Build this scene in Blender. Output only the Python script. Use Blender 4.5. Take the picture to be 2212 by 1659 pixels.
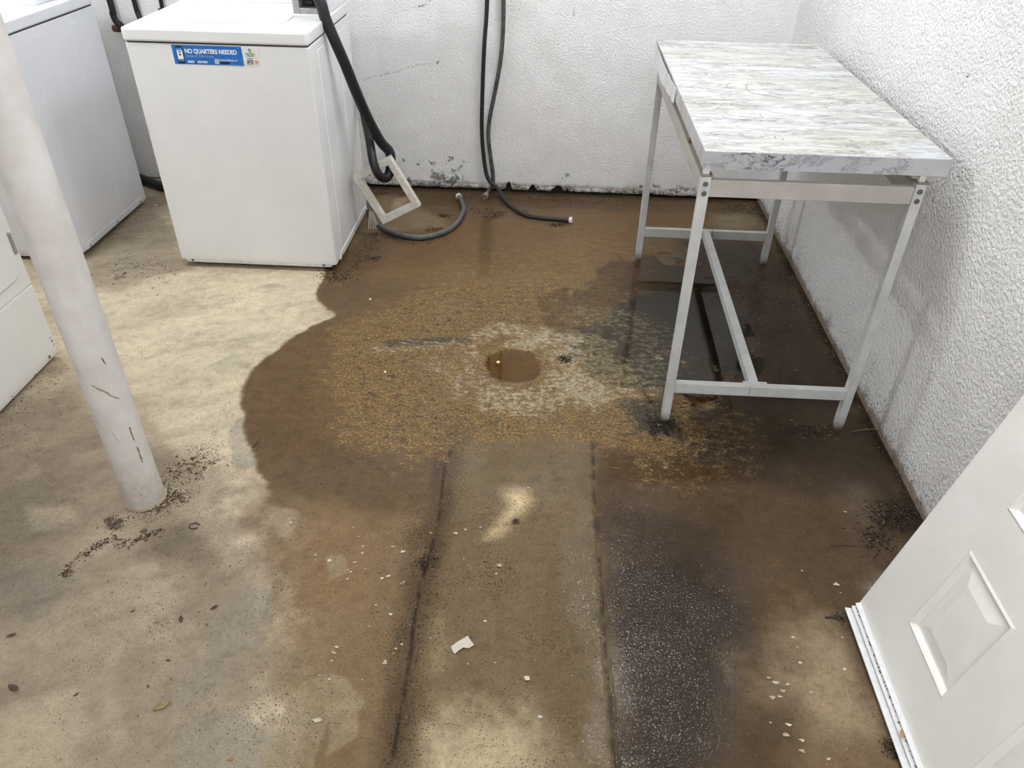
import bpy, math, random
import numpy as np
from mathutils import Vector, Matrix

for o in list(bpy.data.objects):
    bpy.data.objects.remove(o)
scn = bpy.context.scene
COL = scn.collection

# ------------------------------------------------------------------ camera
cd = bpy.data.cameras.new('camera')
cam = bpy.data.objects.new('camera', cd)
COL.objects.link(cam)
PITCH, YAW, ROLL, CAM_H = 0.62652, -0.04441, 0.02011, 1.551
cp, sp, cy, sy = math.cos(PITCH), math.sin(PITCH), math.cos(YAW), math.sin(YAW)
fwd = Vector((sy*cp, cy*cp, -sp))
rgt = Vector((cy, -sy, 0))
upv = rgt.cross(fwd)
r2 = rgt*math.cos(ROLL) + upv*math.sin(ROLL)
u2 = upv*math.cos(ROLL) - rgt*math.sin(ROLL)
mw = Matrix.Identity(4)
for i in range(3):
    mw[i][0], mw[i][1], mw[i][2] = r2[i], u2[i], -fwd[i]
mw[2][3] = CAM_H
cam.matrix_world = mw
cd.sensor_width = 36.0
cd.lens = 36.0*1653.7/2212
cd.clip_start = 0.02
scn.camera = cam

# ------------------------------------------------------------------ world, exposure, lamps
wd = bpy.data.worlds.new('world')
scn.world = wd
wd.use_nodes = True
wd.node_tree.nodes['Background'].inputs[0].default_value = (0.75, 0.8, 0.9, 1)
wd.node_tree.nodes['Background'].inputs[1].default_value = 0.05
scn.view_settings.view_transform = 'Standard'
scn.view_settings.look = 'None'
scn.view_settings.exposure = 0.74
scn.view_settings.gamma = 1.0
scn.view_settings.use_curve_mapping = False
try:
    cy_set = scn.cycles
    cy_set.max_bounces = 6; cy_set.diffuse_bounces = 4; cy_set.glossy_bounces = 2
    cy_set.transmission_bounces = 2; cy_set.transparent_max_bounces = 6
    cy_set.caustics_reflective = False; cy_set.caustics_refractive = False
except Exception:
    pass
TUBE_EMISSION = 62.0           # strength of the fluorescent tubes built at the ceiling below
CEIL = 2.60
FIXTURES = [                   # centre x, centre y, half length, relative strength
    (0.50, 2.42, 0.42, 0.68),
    (0.10, -0.45, 0.60, 1.15),  # fill light added behind the camera to brighten washer fronts and door
    (0.42, 3.08, 0.22, 0.98),
]
BULB = ((-2.15, 2.62, 2.20), 0.07, 3.3)   # globe lamp hanging over the washers: centre, radius, relative strength

random.seed(7)
rng = np.random.default_rng(11)

# ------------------------------------------------------------------ helpers
def srgb(r, g, b):
    f = lambda c: (c/255/12.92) if c/255 <= 0.04045 else ((c/255+0.055)/1.055)**2.4
    return (f(r), f(g), f(b), 1.0)

class NT:
    """small node-tree writer"""
    def __init__(self, name):
        self.m = bpy.data.materials.new(name)
        self.m.use_nodes = True
        self.t = self.m.node_tree
        self.t.nodes.clear()
        self.out = self.n('ShaderNodeOutputMaterial')
    def n(self, kind, **kw):
        nd = self.t.nodes.new(kind)
        for k, v in kw.items():
            if k in ('i',):
                for kk, vv in v.items():
                    self.s(nd, kk, vv)
            else:
                setattr(nd, k, v)
        return nd
    def s(self, nd, key, v):
        sk = nd.inputs[key]
        if hasattr(v, 'links') or isinstance(v, bpy.types.NodeSocket):
            self.t.links.new(v, sk)
        else:
            sk.default_value = v
    def coord(self, which='Object'):
        return self.n('ShaderNodeTexCoord').outputs[which]
    def mapping(self, vec, scale=(1, 1, 1), rot=(0, 0, 0), loc=(0, 0, 0)):
        return self.n('ShaderNodeMapping', i={'Vector': vec, 'Scale': scale, 'Rotation': rot, 'Location': loc}).outputs[0]
    def noise(self, vec, scale, detail=4, rough=0.55, dist=0.0):
        return self.n('ShaderNodeTexNoise', i={'Vector': vec, 'Scale': scale, 'Detail': detail, 'Roughness': rough, 'Distortion': dist}).outputs['Fac']
    def vor(self, vec, scale, feature='F1', out='Distance'):
        return self.n('ShaderNodeTexVoronoi', feature=feature, i={'Vector': vec, 'Scale': scale}).outputs[out]
    def ramp(self, fac, stops, interp='LINEAR'):
        r = self.n('ShaderNodeValToRGB')
        r.color_ramp.interpolation = interp
        e = r.color_ramp.elements
        while len(e) < len(stops):
            e.new(0.5)
        for k, (p, c) in enumerate(stops):
            e[k].position = p
            e[k].color = c if len(c) == 4 else (*c, 1)
        self.t.links.new(fac, r.inputs[0])
        return r.outputs[0]
    def step(self, fac, a, b):
        """smoothstep a..b -> 0..1"""
        return self.n('ShaderNodeMapRange', interpolation_type='SMOOTHSTEP', i={'Value': fac, 'From Min': a, 'From Max': b}).outputs[0]
    def math(self, op, a, b=0.0, c=0.0, clamp=False):
        nd = self.n('ShaderNodeMath', operation=op, use_clamp=clamp)
        self.s(nd, 0, a); self.s(nd, 1, b)
        if op in ('MULTIPLY_ADD',): self.s(nd, 2, c)
        return nd.outputs[0]
    def mix(self, fac, a, b, mode='MIX'):
        nd = self.n('ShaderNodeMix', data_type='RGBA', blend_type=mode)
        self.s(nd, 0, fac)
        nd.inputs[6].default_value = (0, 0, 0, 1)
        self.s(nd, 6, a); self.s(nd, 7, b)
        return nd.outputs[2]
    def attr(self, name, out='Fac'):
        return self.n('ShaderNodeAttribute', attribute_name=name).outputs[out]
    def bump(self, h, strength=0.3, dist=0.01, normal=None):
        nd = self.n('ShaderNodeBump', i={'Height': h, 'Strength': strength, 'Distance': dist})
        if normal is not None:
            self.s(nd, 'Normal', normal)
        return nd.outputs[0]
    def bsdf(self, **kw):
        b = self.n('ShaderNodeBsdfPrincipled')
        for k, v in kw.items():
            self.s(b, k.replace('_', ' '), v)
        self.t.links.new(b.outputs[0], self.out.inputs[0])
        return b

def plain(name, col, rough=0.5, metal=0.0, bump=None, var=0.06, vscale=30):
    t = NT(name)
    c = t.coord()
    nz = t.noise(c, vscale, 5, 0.6)
    dk = tuple(v*(1-var*2.2) for v in col[:3]) + (1,)
    cc = t.mix(t.step(nz, 0.35, 0.7), dk, col)
    kw = dict(Base_Color=cc, Roughness=rough, Metallic=metal)
    if bump:
        kw['Normal'] = t.bump(t.noise(c, bump[0], 3), bump[1], bump[2])
    t.bsdf(**kw)
    return t.m

ORG = {}
def tag(o, label=None, cat=None, group=None, kind=None):
    if label: o['label'] = label
    if cat: o['category'] = cat
    if group: o['group'] = group
    if kind: o['kind'] = kind
    return o

def thing(name, label, cat, loc, group=None):
    o = bpy.data.objects.new(name, None)
    COL.objects.link(o)
    o.location = loc
    o.empty_display_size = 0.05
    ORG[o.name] = Vector(loc)
    return tag(o, label, cat, group)

class MB:
    def __init__(self):
        self.v = []
        self.f = []
    def add(self, vs, fs):
        k = len(self.v)
        self.v += [tuple(p) for p in vs]
        self.f += [tuple(i+k for i in f) for f in fs]
        return self
    def box(self, x0, x1, y0, y1, z0, z1, M=None):
        vs = [Vector((x, y, z)) for z in (z0, z1) for y in (y0, y1) for x in (x0, x1)]
        if M is not None:
            vs = [M @ p for p in vs]
        return self.add(vs, [(0, 2, 3, 1), (4, 5, 7, 6), (0, 1, 5, 4), (2, 6, 7, 3), (0, 4, 6, 2), (1, 3, 7, 5)])
    def prism(self, pts, ax, a, b, M=None):
        """polygon pts in the two other axes, extruded a..b along axis ax"""
        n = len(pts)
        def mk(p, h):
            if ax == 0: q = (h, p[0], p[1])
            elif ax == 1: q = (p[0], h, p[1])
            else: q = (p[0], p[1], h)
            return M @ Vector(q) if M is not None else Vector(q)
        vs = [mk(p, a) for p in pts] + [mk(p, b) for p in pts]
        fs = [tuple(range(n-1, -1, -1)), tuple(range(n, 2*n))]
        fs += [(i, (i+1) % n, n+(i+1) % n, n+i) for i in range(n)]
        return self.add(vs, fs)
    def tube(self, path, r, seg=14, cap=True, smooth_n=0, closed=False):
        P = [Vector(p) for p in path]
        if smooth_n:
            P = catmull(P, smooth_n)
        R = r if callable(r) else (lambda t: r)
        n = len(P)
        T = []
        for i in range(n):
            a = P[max(i-1, 0)]; b = P[min(i+1, n-1)]
            T.append((b-a).normalized())
        ref = Vector((0, 0, 1)) if abs(T[0].z) < 0.9 else Vector((1, 0, 0))
        u = T[0].cross(ref).normalized()
        vs = []
        for i in range(n):
            u = (u - T[i]*u.dot(T[i])).normalized()
            w = T[i].cross(u)
            rr = R(i/(n-1))
            for k in range(seg):
                a = 2*math.pi*k/seg
                vs.append(P[i] + (u*math.cos(a) + w*math.sin(a))*rr)
        fs = []
        for i in range(n-1):
            for k in range(seg):
                k2 = (k+1) % seg
                fs.append((i*seg+k, i*seg+k2, (i+1)*seg+k2, (i+1)*seg+k))
        if cap:
            fs.append(tuple(range(seg-1, -1, -1)))
            fs.append(tuple((n-1)*seg+k for k in range(seg)))
        return self.add(vs, fs)
    def lathe(self, prof, c, axis=(0, 0, 1), seg=24):
        """prof: list of (radius, height) along axis from point c"""
        A = Vector(axis).normalized()
        ref = Vector((1, 0, 0)) if abs(A.x) < 0.9 else Vector((0, 1, 0))
        u = A.cross(ref).normalized()
        w = A.cross(u)
        c = Vector(c)
        n = len(prof)
        vs = []
        for (r, h) in prof:
            for k in range(seg):
                a = 2*math.pi*k/seg
                vs.append(c + A*h + (u*math.cos(a) + w*math.sin(a))*max(r, 1e-5))
        fs = []
        for i in range(n-1):
            for k in range(seg):
                k2 = (k+1) % seg
                fs.append((i*seg+k, i*seg+k2, (i+1)*seg+k2, (i+1)*seg+k))
        fs.append(tuple(range(seg-1, -1, -1)))
        fs.append(tuple((n-1)*seg+k for k in range(seg)))
        return self.add(vs, fs)
    def build(self, name, mat, parent=None, smooth=False, bevel=0.0, bseg=2, loc=None, angle=35):
        org = Vector((0, 0, 0))
        if parent is not None:
            org = ORG[parent.name]
        elif loc is not None:
            org = Vector(loc)
        me = bpy.data.meshes.new(name)
        me.from_pydata([tuple(Vector(p)-org) for p in self.v], [], self.f)
        me.update()
        import bmesh
        bm = bmesh.new()
        bm.from_mesh(me)
        bmesh.ops.recalc_face_normals(bm, faces=bm.faces)
        bm.to_mesh(me)
        bm.free()
        if mat is not None:
            me.materials.append(mat)
        o = bpy.data.objects.new(name, me)
        COL.objects.link(o)
        if parent is not None:
            o.parent = parent
        else:
            o.location = org
        ORG[o.name] = org
        if bevel:
            b = o.modifiers.new('bevel', 'BEVEL')
            b.width = bevel
            b.segments = bseg
            b.limit_method = 'ANGLE'
            b.angle_limit = math.radians(angle)
            smooth = True
        if smooth:
            me.polygons.foreach_set('use_smooth', [True]*len(me.polygons))
            try:
                me.set_sharp_from_angle(angle=math.radians(40))
            except Exception:
                pass
        return o

def catmull(P, n):
    P = [Vector(p) for p in P]
    Q = [2*P[0]-P[1]] + P + [2*P[-1]-P[-2]]
    out = []
    for i in range(1, len(Q)-2):
        p0, p1, p2, p3 = Q[i-1:i+3]
        for k in range(n):
            t = k/n
            out.append(0.5*((2*p1) + (p2-p0)*t + (2*p0-5*p1+4*p2-p3)*t*t + (3*p1-p0-3*p2+p3)*t**3))
    out.append(P[-1])
    return out

def rrect(x0, x1, y0, y1, r, n=6):
    pts = []
    for (cx, cyy, a0) in ((x1-r, y1-r, 0), (x0+r, y1-r, 90), (x0+r, y0+r, 180), (x1-r, y0+r, 270)):
        for k in range(n+1):
            a = math.radians(a0 + 90*k/n)
            pts.append((cx+r*math.cos(a), cyy+r*math.sin(a)))
    return pts

def text_part(name, s, size, pos, rot, mat, parent, bold=0.0, align='LEFT', squeeze=1.0, depth=0.0002):
    c = bpy.data.curves.new(name+'_curve', 'FONT')
    c.body = s
    c.size = size
    c.offset = bold
    c.align_x = align
    c.extrude = depth
    to = bpy.data.objects.new(name+'_tmp', c)
    COL.objects.link(to)
    dg = bpy.context.evaluated_depsgraph_get()
    me = bpy.data.meshes.new_from_object(to.evaluated_get(dg))
    bpy.data.objects.remove(to)
    bpy.data.curves.remove(c)
    M = Matrix.Translation(Vector(pos)-ORG[parent.name]) @ rot @ Matrix.Diagonal((squeeze, 1, 1, 1))
    me.transform(M)
    me.materials.clear()
    me.materials.append(mat)
    me.name = name
    o = bpy.data.objects.new(name, me)
    COL.objects.link(o)
    o.parent = parent
    ORG[o.name] = ORG[parent.name]
    return o

# ------------------------------------------------------------------ numpy noise for the stain maps
def vnoise(X, Y, scale, seed):
    r = np.random.default_rng(seed)
    N = 256
    G = r.random((N, N))
    x = X*scale + 1000.0; y = Y*scale + 1000.0
    xi = np.floor(x).astype(int); yi = np.floor(y).astype(int)
    fx = x-xi; fy = y-yi
    fx = fx*fx*fx*(fx*(fx*6-15)+10); fy = fy*fy*fy*(fy*(fy*6-15)+10)
    g = lambda a, b: G[a % N, b % N]
    return ((g(xi, yi)*(1-fx) + g(xi+1, yi)*fx)*(1-fy) + (g(xi, yi+1)*(1-fx) + g(xi+1, yi+1)*fx)*fy)*2-1

def fbm(X, Y, scale, seed, octv=4, gain=0.5):
    s = 0; a = 1; tot = 0
    for k in range(octv):
        s = s + a*vnoise(X, Y, scale*2.03**k, seed+k*17)
        tot += a
        a *= gain
    return s/tot

def sstep(a, b, x):
    t = np.clip((x-a)/(b-a), 0, 1)
    return t*t*(3-2*t)

def poly_sd(X, Y, pts):
    """signed distance to a polygon, negative inside"""
    d = np.full(X.shape, 1e9)
    s = np.ones(X.shape)
    n = len(pts)
    for i in range(n):
        ax, ay = pts[i]; bx, by = pts[i-1]
        ex, ey = bx-ax, by-ay
        wx, wy = X-ax, Y-ay
        t = np.clip((wx*ex+wy*ey)/(ex*ex+ey*ey+1e-12), 0, 1)
        d = np.minimum(d, (wx-ex*t)**2 + (wy-ey*t)**2)
        c1 = Y >= ay; c2 = Y < by; c3 = ex*wy > ey*wx
        fl_ = (c1 & c2 & c3) | (~c1 & ~c2 & ~c3)
        s = np.where(fl_, -s, s)
    return s*np.sqrt(d)

def line_d(X, Y, pts):
    d = np.full(X.shape, 1e9)
    for i in range(len(pts)-1):
        ax, ay = pts[i]; bx, by = pts[i+1]
        ex, ey = bx-ax, by-ay
        wx, wy = X-ax, Y-ay
        t = np.clip((wx*ex+wy*ey)/(ex*ex+ey*ey+1e-12), 0, 1)
        d = np.minimum(d, (wx-ex*t)**2 + (wy-ey*t)**2)
    return np.sqrt(d)

def lin3(c):
    return np.array(srgb(*c)[:3])

def grid_mesh(name, xs, ys, to3d, mat, attrs, zs=None):
    nx, ny = len(xs), len(ys)
    X, Y = np.meshgrid(xs, ys)
    P = to3d(X, Y).reshape(-1, 3).astype(np.float32)
    a = (np.arange(ny-1)[:, None]*nx + np.arange(nx-1)[None, :]).ravel()
    q = np.stack([a, a+1, a+1+nx, a+nx], 1).astype(np.int32)
    me = bpy.data.meshes.new(name)
    me.vertices.add(len(P)); me.vertices.foreach_set('co', P.ravel())
    me.loops.add(q.size); me.loops.foreach_set('vertex_index', q.ravel())
    me.polygons.add(len(q))
    me.polygons.foreach_set('loop_start', np.arange(0, q.size, 4, dtype=np.int32))
    me.update(calc_edges=True)
    me.polygons.foreach_set('use_smooth', np.ones(len(q), bool))
    for k, v in attrs.items():
        if v.ndim == 3:
            at = me.attributes.new(k, 'FLOAT_COLOR', 'POINT')
            c = np.ones((nx*ny, 4), np.float32)
            c[:, :3] = v.reshape(-1, 3)
            at.data.foreach_set('color', c.ravel())
        else:
            at = me.attributes.new(k, 'FLOAT', 'POINT')
            at.data.foreach_set('value', v.astype(np.float32).ravel())
    me.materials.append(mat)
    o = bpy.data.objects.new(name, me)
    COL.objects.link(o)
    ORG[o.name] = Vector((0, 0, 0))
    return o

# ================================================================== FLOOR
YB, XR, XL, YF, XJ, YJ = 3.870, 1.092, -2.90, -1.20, 1.285, 1.275
def floor_material():
    t = NT('stained concrete')
    c = t.coord()
    col = t.attr('stain', 'Color')
    scale = t.attr('scale'); white = t.attr('white'); wet = t.attr('wet'); rough_w = t.attr('pebble')
    nA = t.noise(c, 26, 4, 0.6)
    nB = t.noise(c, 90, 4, 0.65)
    nC = t.noise(c, 330, 2, 0.6)
    nS = t.noise(t.mapping(c, (120, 135, 120)), 1.0, 5, 0.8, 0.0)
    nW = t.noise(t.mapping(c, (34, 54, 34), loc=(3, 7, 0)), 1.0, 6, 0.76, 0.4)
    nD = t.noise(t.mapping(c, (24, 40, 24), loc=(9, 2, 0)), 1.0, 4, 0.7, 0.4)
    # broad and fine colour drift of the slab
    v1 = t.ramp(nA, [(0.25, (0.80, 0.79, 0.78)), (0.5, (1, 1, 1)), (0.75, (1.12, 1.12, 1.12))])
    v2 = t.ramp(nB, [(0.25, (0.82, 0.81, 0.80)), (0.55, (1, 1, 1)), (0.8, (1.10, 1.09, 1.08))])
    v3 = t.ramp(nC, [(0.28, (0.74, 0.72, 0.70)), (0.48, (1, 1, 1)), (0.75, (1.10, 1.10, 1.10))])
    col = t.mix(1.0, t.mix(1.0, t.mix(1.0, col, v1, 'MULTIPLY'), v2, 'MULTIPLY'), v3, 'MULTIPLY')
    # granular ochre scale around the drain
    och = t.ramp(nS, [(0.28, srgb(44, 36, 22)), (0.42, srgb(78, 61, 36)), (0.53, srgb(122, 96, 56)), (0.72, srgb(172, 144, 98))])
    och = t.mix(1.0, och, t.ramp(nD, [(0.32, (0.62, 0.62, 0.62)), (0.52, (1, 1, 1)), (0.7, (1.18, 1.16, 1.12))]), 'MULTIPLY')
    m = t.step(t.math('ADD', scale, t.math('ADD', t.math('MULTIPLY', t.math('SUBTRACT', nD, 0.5), 1.7), t.math('MULTIPLY', t.math('SUBTRACT', nS, 0.5), 1.6))), 0.22, 1.0)
    col = t.mix(t.math('MULTIPLY', m, 0.92), col, och)
    # grey-black silt lying between the scale
    silt = t.attr('silt')
    ms = t.step(t.math('ADD', silt, t.math('MULTIPLY', t.math('SUBTRACT', nW, 0.5), 2.2)), 0.42, 0.60)
    col = t.mix(t.math('MULTIPLY', ms, 0.85), col, srgb(50, 46, 36))
    # white mineral crust
    mw_ = t.step(t.math('ADD', white, t.math('MULTIPLY', t.math('SUBTRACT', nW, 0.5), 2.9)), 0.46, 0.92)
    col = t.mix(t.math('MULTIPLY', mw_, 0.85), col, t.mix(t.step(nB, 0.35, 0.65), srgb(126, 110, 82), srgb(176, 165, 140)))
    # small dark grit everywhere, denser where the grit map says so
    grit = t.attr('grit')
    ng = t.noise(t.mapping(c, (210, 210, 210), loc=(4, 4, 0)), 1.0, 2, 0.55)
    mg = t.step(t.math('ADD', ng, t.math('MULTIPLY', grit, 0.22)), 0.70, 0.745)
    col = t.mix(t.math('MULTIPLY', mg, 0.75), col, srgb(48, 38, 28))
    # pale specks
    np_ = t.noise(t.mapping(c, (170, 170, 170), loc=(-8, 3, 0)), 1.0, 1, 0.5)
    col = t.mix(t.math('MULTIPLY', t.step(np_, 0.755, 0.775), 0.4), col, srgb(210, 196, 168))
    # map cracking of the surface skim
    ck = t.attr('crackle')
    vd = t.n('ShaderNodeTexVoronoi', feature='DISTANCE_TO_EDGE', i={'Vector': t.mapping(c, (34, 34, 34)), 'Scale': 1.0, 'Randomness': 1.0}).outputs['Distance']
    vdn = t.math('ADD', vd, t.math('MULTIPLY', t.math('SUBTRACT', nB, 0.5), 0.10))
    mc = t.math('MULTIPLY', t.step(vdn, 0.045, 0.012), ck)
    col = t.mix(t.math('MULTIPLY', mc, 0.62), col, srgb(50, 40, 28))
    # relief
    h1 = t.math('MULTIPLY', nB, 0.5)
    h2 = t.math('MULTIPLY', nC, 0.35)
    h = t.math('ADD', h1, h2)
    h = t.math('ADD', h, t.math('MULTIPLY', t.math('MULTIPLY', scale, nS), 1.2))
    base_n = t.bump(h, 0.42, 0.004)
    peb = t.noise(t.mapping(c, (140, 140, 140)), 1.0, 1, 0.5)
    fine_h = t.math('MULTIPLY', peb, t.math('ADD', rough_w, t.math('MULTIPLY', scale, 0.5)))
    coat_n = t.bump(fine_h, 1.0, 0.0017)
    bead = t.step(t.noise(t.mapping(c, (240, 240, 240), loc=(1, 9, 0)), 1.0, 1, 0.5), 0.50, 0.60)
    spot = t.math('SUBTRACT', 1.0, t.math('MULTIPLY', rough_w, t.math('SUBTRACT', 0.97, t.math('MULTIPLY', bead, 0.97))))
    rgh = t.math('SUBTRACT', 0.88, t.math('MULTIPLY', wet, 0.30))
    t.bsdf(Base_Color=col, Roughness=rgh, Normal=base_n, Coat_Weight=t.math('MULTIPLY', wet, spot),
           Coat_Roughness=0.09, Coat_IOR=1.33, Coat_Normal=coat_n, Specular_IOR_Level=0.16)
    return t.m

STEP = 0.0045
gx = np.concatenate([np.linspace(XL, -2.32, 10)[:-1], np.arange(-2.32, 1.10, STEP), np.linspace(1.10, XJ, 6)])
gy = np.concatenate([np.linspace(YF, 0.70, 40)[:-1], np.arange(0.70, 3.905, STEP)])
X, Y = np.meshgrid(gx, gy)
w1 = fbm(X, Y, 5.0, 3, 5, 0.55); w2 = fbm(X, Y, 5.0, 51, 5, 0.55)
f1 = fbm(X, Y, 2.2, 5, 5); f2 = fbm(X, Y, 9.0, 9, 5, 0.6); f3 = fbm(X, Y, 30.0, 13, 4, 0.6)
# streaky swept texture of the dry slab, running along the room diagonal
ca, sa = math.cos(0.5), math.sin(0.5)
st = fbm((X*ca+Y*sa)*1.0, (-X*sa+Y*ca)*3.2, 4.0, 21, 5, 0.6)

stain = np.empty(X.shape+(3,)); stain[:] = lin3((188, 172, 146))
def round_poly(pts, k=4):
    P = np.array(pts); n = len(P); out = []
    for i in range(n):
        p0, p1, p2, p3 = P[i-1], P[i], P[(i+1) % n], P[(i+2) % n]
        for j in range(k):
            t = j/k
            out.append(tuple(0.5*((2*p1)+(p2-p0)*t+(2*p0-5*p1+4*p2-p3)*t*t+(3*p1-p0-3*p2+p3)*t**3)))
    return out
def warp(a):
    return X + w1*a, Y + w2*a
def pm(pts, soft, amp=0.03, off=0.0):
    if len(pts) >= 5:
        pts = round_poly(pts)
    wx, wy = warp(amp)
    xs_ = [p[0] for p in pts]; ys_ = [p[1] for p in pts]
    g = soft + amp*1.5 + 0.02
    out = np.zeros(X.shape)
    ix = np.where((gx > min(xs_)-g) & (gx < max(xs_)+g))[0]
    iy = np.where((gy > min(ys_)-g) & (gy < max(ys_)+g))[0]
    if len(ix) == 0 or len(iy) == 0:
        return out
    sl = (slice(iy[0], iy[-1]+1), slice(ix[0], ix[-1]+1))
    d = poly_sd(wx[sl], wy[sl], pts)
    out[sl] = 1-sstep(-soft/2, soft/2, d+off+soft*(0.30*f2[sl]+0.20*f3[sl]))
    return out
def lm(pts, width, soft, amp=0.01):
    wx, wy = warp(amp)
    d = line_d(wx, wy, pts)
    return 1-sstep(width/2, width/2+soft, d)
def lay(mask, colr, op=1.0):
    global stain
    m = (mask*op)[..., None]
    stain = stain*(1-m) + lin3(colr)*m
def layp(pts, colr, soft, amp=0.03, op=1.0):
    lay(pm(pts, soft, amp), colr, op)

# dry slab
layp([(-2.013,1.811),(-1.467,1.927),(-1.054,1.746),(-0.778,1.524),(-0.597,1.183),(-0.457,0.778),(-0.372,0.378),(-1.323,0.320),(-2.529,1.551)], (166, 150, 128), 0.30, 0.06)
layp([(-1.907,2.602),(-1.798,2.811),(-1.481,2.818),(-0.928,2.825),(-0.873,2.543),(-0.920,2.386),(-1.033,2.149),(-0.989,1.890),(-1.128,1.786),(-1.551,2.225)], (192, 180, 154), 0.16, 0.05)
layp([(-2.016,2.922),(-2.034,3.657),(-2.040,3.784),(-1.599,2.959),(-1.566,2.831),(-1.761,2.615)], (166, 152, 130), 0.10, 0.04, 0.8)  # floor between the washers, its shade painted into the colour
layp([(-1.361,2.180),(-1.113,2.142),(-0.960,1.892),(-0.939,1.670),(-1.037,1.704),(-1.246,1.919)], (190, 177, 151), 0.12, 0.05, 0.8)
stain *= (1 + 0.20*st + 0.08*f2)[..., None]
layp([(-1.534,1.526),(-1.374,1.557),(-1.250,1.401),(-1.310,1.281),(-1.447,1.225),(-1.603,1.464)], (140, 126, 108), 0.12, 0.07, 0.4)
layp([(-1.368,1.216),(-1.284,1.237),(-1.201,1.155),(-1.233,1.071),(-1.336,1.091)], (134, 126, 114), 0.10, 0.06, 0.45)
layp([(-1.401,1.461),(-1.304,1.477),(-1.238,1.402),(-1.328,1.378)], (182, 168, 146), 0.04, 0.03, 0.7)
layp([(-1.023,1.383),(-0.932,1.441),(-0.826,1.331),(-0.863,1.266),(-0.988,1.304)], (140, 125, 104), 0.08, 0.04, 0.65)  # start of the column's shadow, painted into the floor colour
layp([(-0.947,0.909),(-0.878,1.056),(-0.699,1.019),(-0.607,0.768),(-0.803,0.718)], (156, 140, 118), 0.16, 0.06, 0.6)
layp([(-1.122,0.854),(-1.042,0.892),(-0.933,0.804),(-0.911,0.693),(-1.055,0.683)], (176, 162, 136), 0.06, 0.03, 0.7)
lay(lm([(-0.907,1.120),(-0.943,1.052),(-0.961,0.989),(-0.938,0.921),(-0.881,0.849),(-0.848,0.810)], 0.008, 0.025, 0.04)*np.clip(0.7+f2, 0, 1), (184, 168, 140), 0.5)
# bluish remnants of old floor paint
for pts, op in (([(-0.978,1.879),(-0.901,1.897),(-0.828,1.764),(-0.822,1.658),(-0.877,1.654),(-0.949,1.777)], 0.75), ([(-0.725,1.216),(-0.653,1.214),(-0.614,1.074),(-0.661,1.034),(-0.705,1.006),(-0.759,1.090),(-0.744,1.172)], 0.7),
                ([(-0.774,0.990),(-0.703,1.031),(-0.665,0.985),(-0.696,0.926),(-0.757,0.900)], 0.55), ([(-0.740,0.858),(-0.664,0.895),(-0.561,0.859),(-0.495,0.775),(-0.673,0.744)], 0.5), ([(-1.187,2.165),(-1.122,2.259),(-1.068,2.204),(-1.118,2.114)], 0.4)):
    lay(np.clip(pm(pts, 0.010, 0.045)*(0.7+0.5*f2), 0, 1), (152, 147, 134), op*0.8)

# damp ground: crisp upper-left edge, soft lower edge
damp = pm([(-0.954,2.950),(-0.946,2.803),(-0.917,2.668),(-0.825,2.540),(-0.908,2.417),(-1.008,2.151),(-0.985,1.964),(-0.918,1.824),(-0.829,1.678),(-0.726,1.528),(-0.561,1.399),(-0.320,1.468),(0.192,1.558),(0.693,1.489),(1.097,1.605),(1.114,3.930),(-0.811,3.938),(-0.952,3.552)], 0.020, 0.040)
lay(damp, (115, 91, 60))
layp([(-0.952,3.552),(-0.807,3.776),(-0.498,3.454),(-0.616,3.337),(-0.833,3.317),(-0.896,3.114)], (150, 128, 94), 0.05, 0.03, 0.85)
layp([(-0.795,3.715),(-0.687,3.788),(-0.652,3.639),(-0.764,3.541)], (176, 154, 118), 0.03, 0.02, 0.9)
layp([(-0.744,1.584),(-0.593,1.634),(-0.220,1.723),(-0.167,1.607),(-0.193,1.360),(-0.194,1.078),(-0.185,0.757),(-0.483,0.738),(-0.520,0.995),(-0.653,1.251)], (140, 115, 83), 0.18, 0.05, 0.95)
layp([(-0.674,1.442),(-0.502,1.472),(-0.399,1.346),(-0.426,1.140),(-0.585,1.142)], (156, 126, 92), 0.12, 0.05, 0.6)
layp([(-0.755,1.622),(-0.572,1.783),(-0.292,1.739),(-0.292,1.541),(-0.510,1.507),(-0.674,1.532)], (108, 87, 60), 0.10, 0.04, 0.8)
layp([(-0.629,1.139),(-0.507,1.147),(-0.409,1.063),(-0.408,0.968),(-0.497,0.917),(-0.579,0.979)], (158, 136, 104), 0.10, 0.05, 0.5)
for pts in ([(-0.552,1.319),(-0.496,1.339),(-0.472,1.263),(-0.521,1.245)], [(-0.500,0.961),(-0.392,0.992),(-0.345,0.916),(-0.426,0.879),(-0.439,0.779),(-0.532,0.773),(-0.531,0.893)], [(-0.435,0.910),(-0.362,0.948),(-0.358,0.842),(-0.411,0.819)]):
    lay(np.clip(pm(pts, 0.008, 0.04), 0, 1), (166, 150, 120), 0.6)
# back part of the wet floor
layp([(-0.774,3.032),(-0.324,3.526),(1.095,3.835),(1.132,3.202),(0.445,2.965),(-0.531,2.798)], (132, 102, 63), 0.12, 0.05, 0.8)
layp([(-0.324,3.526),(-0.279,3.530),(-0.229,2.906),(-0.288,2.901)], (92, 74, 48), 0.02, 0.012, 0.45)
layp([(0.825,3.634),(1.029,3.739),(1.081,3.547),(0.844,3.472)], (156, 138, 106), 0.08, 0.03, 0.9)
layp([(-0.737,3.795),(1.089,3.804),(1.076,3.686),(-0.714,3.662)], (92, 74, 50), 0.06, 0.03, 0.55)
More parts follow.
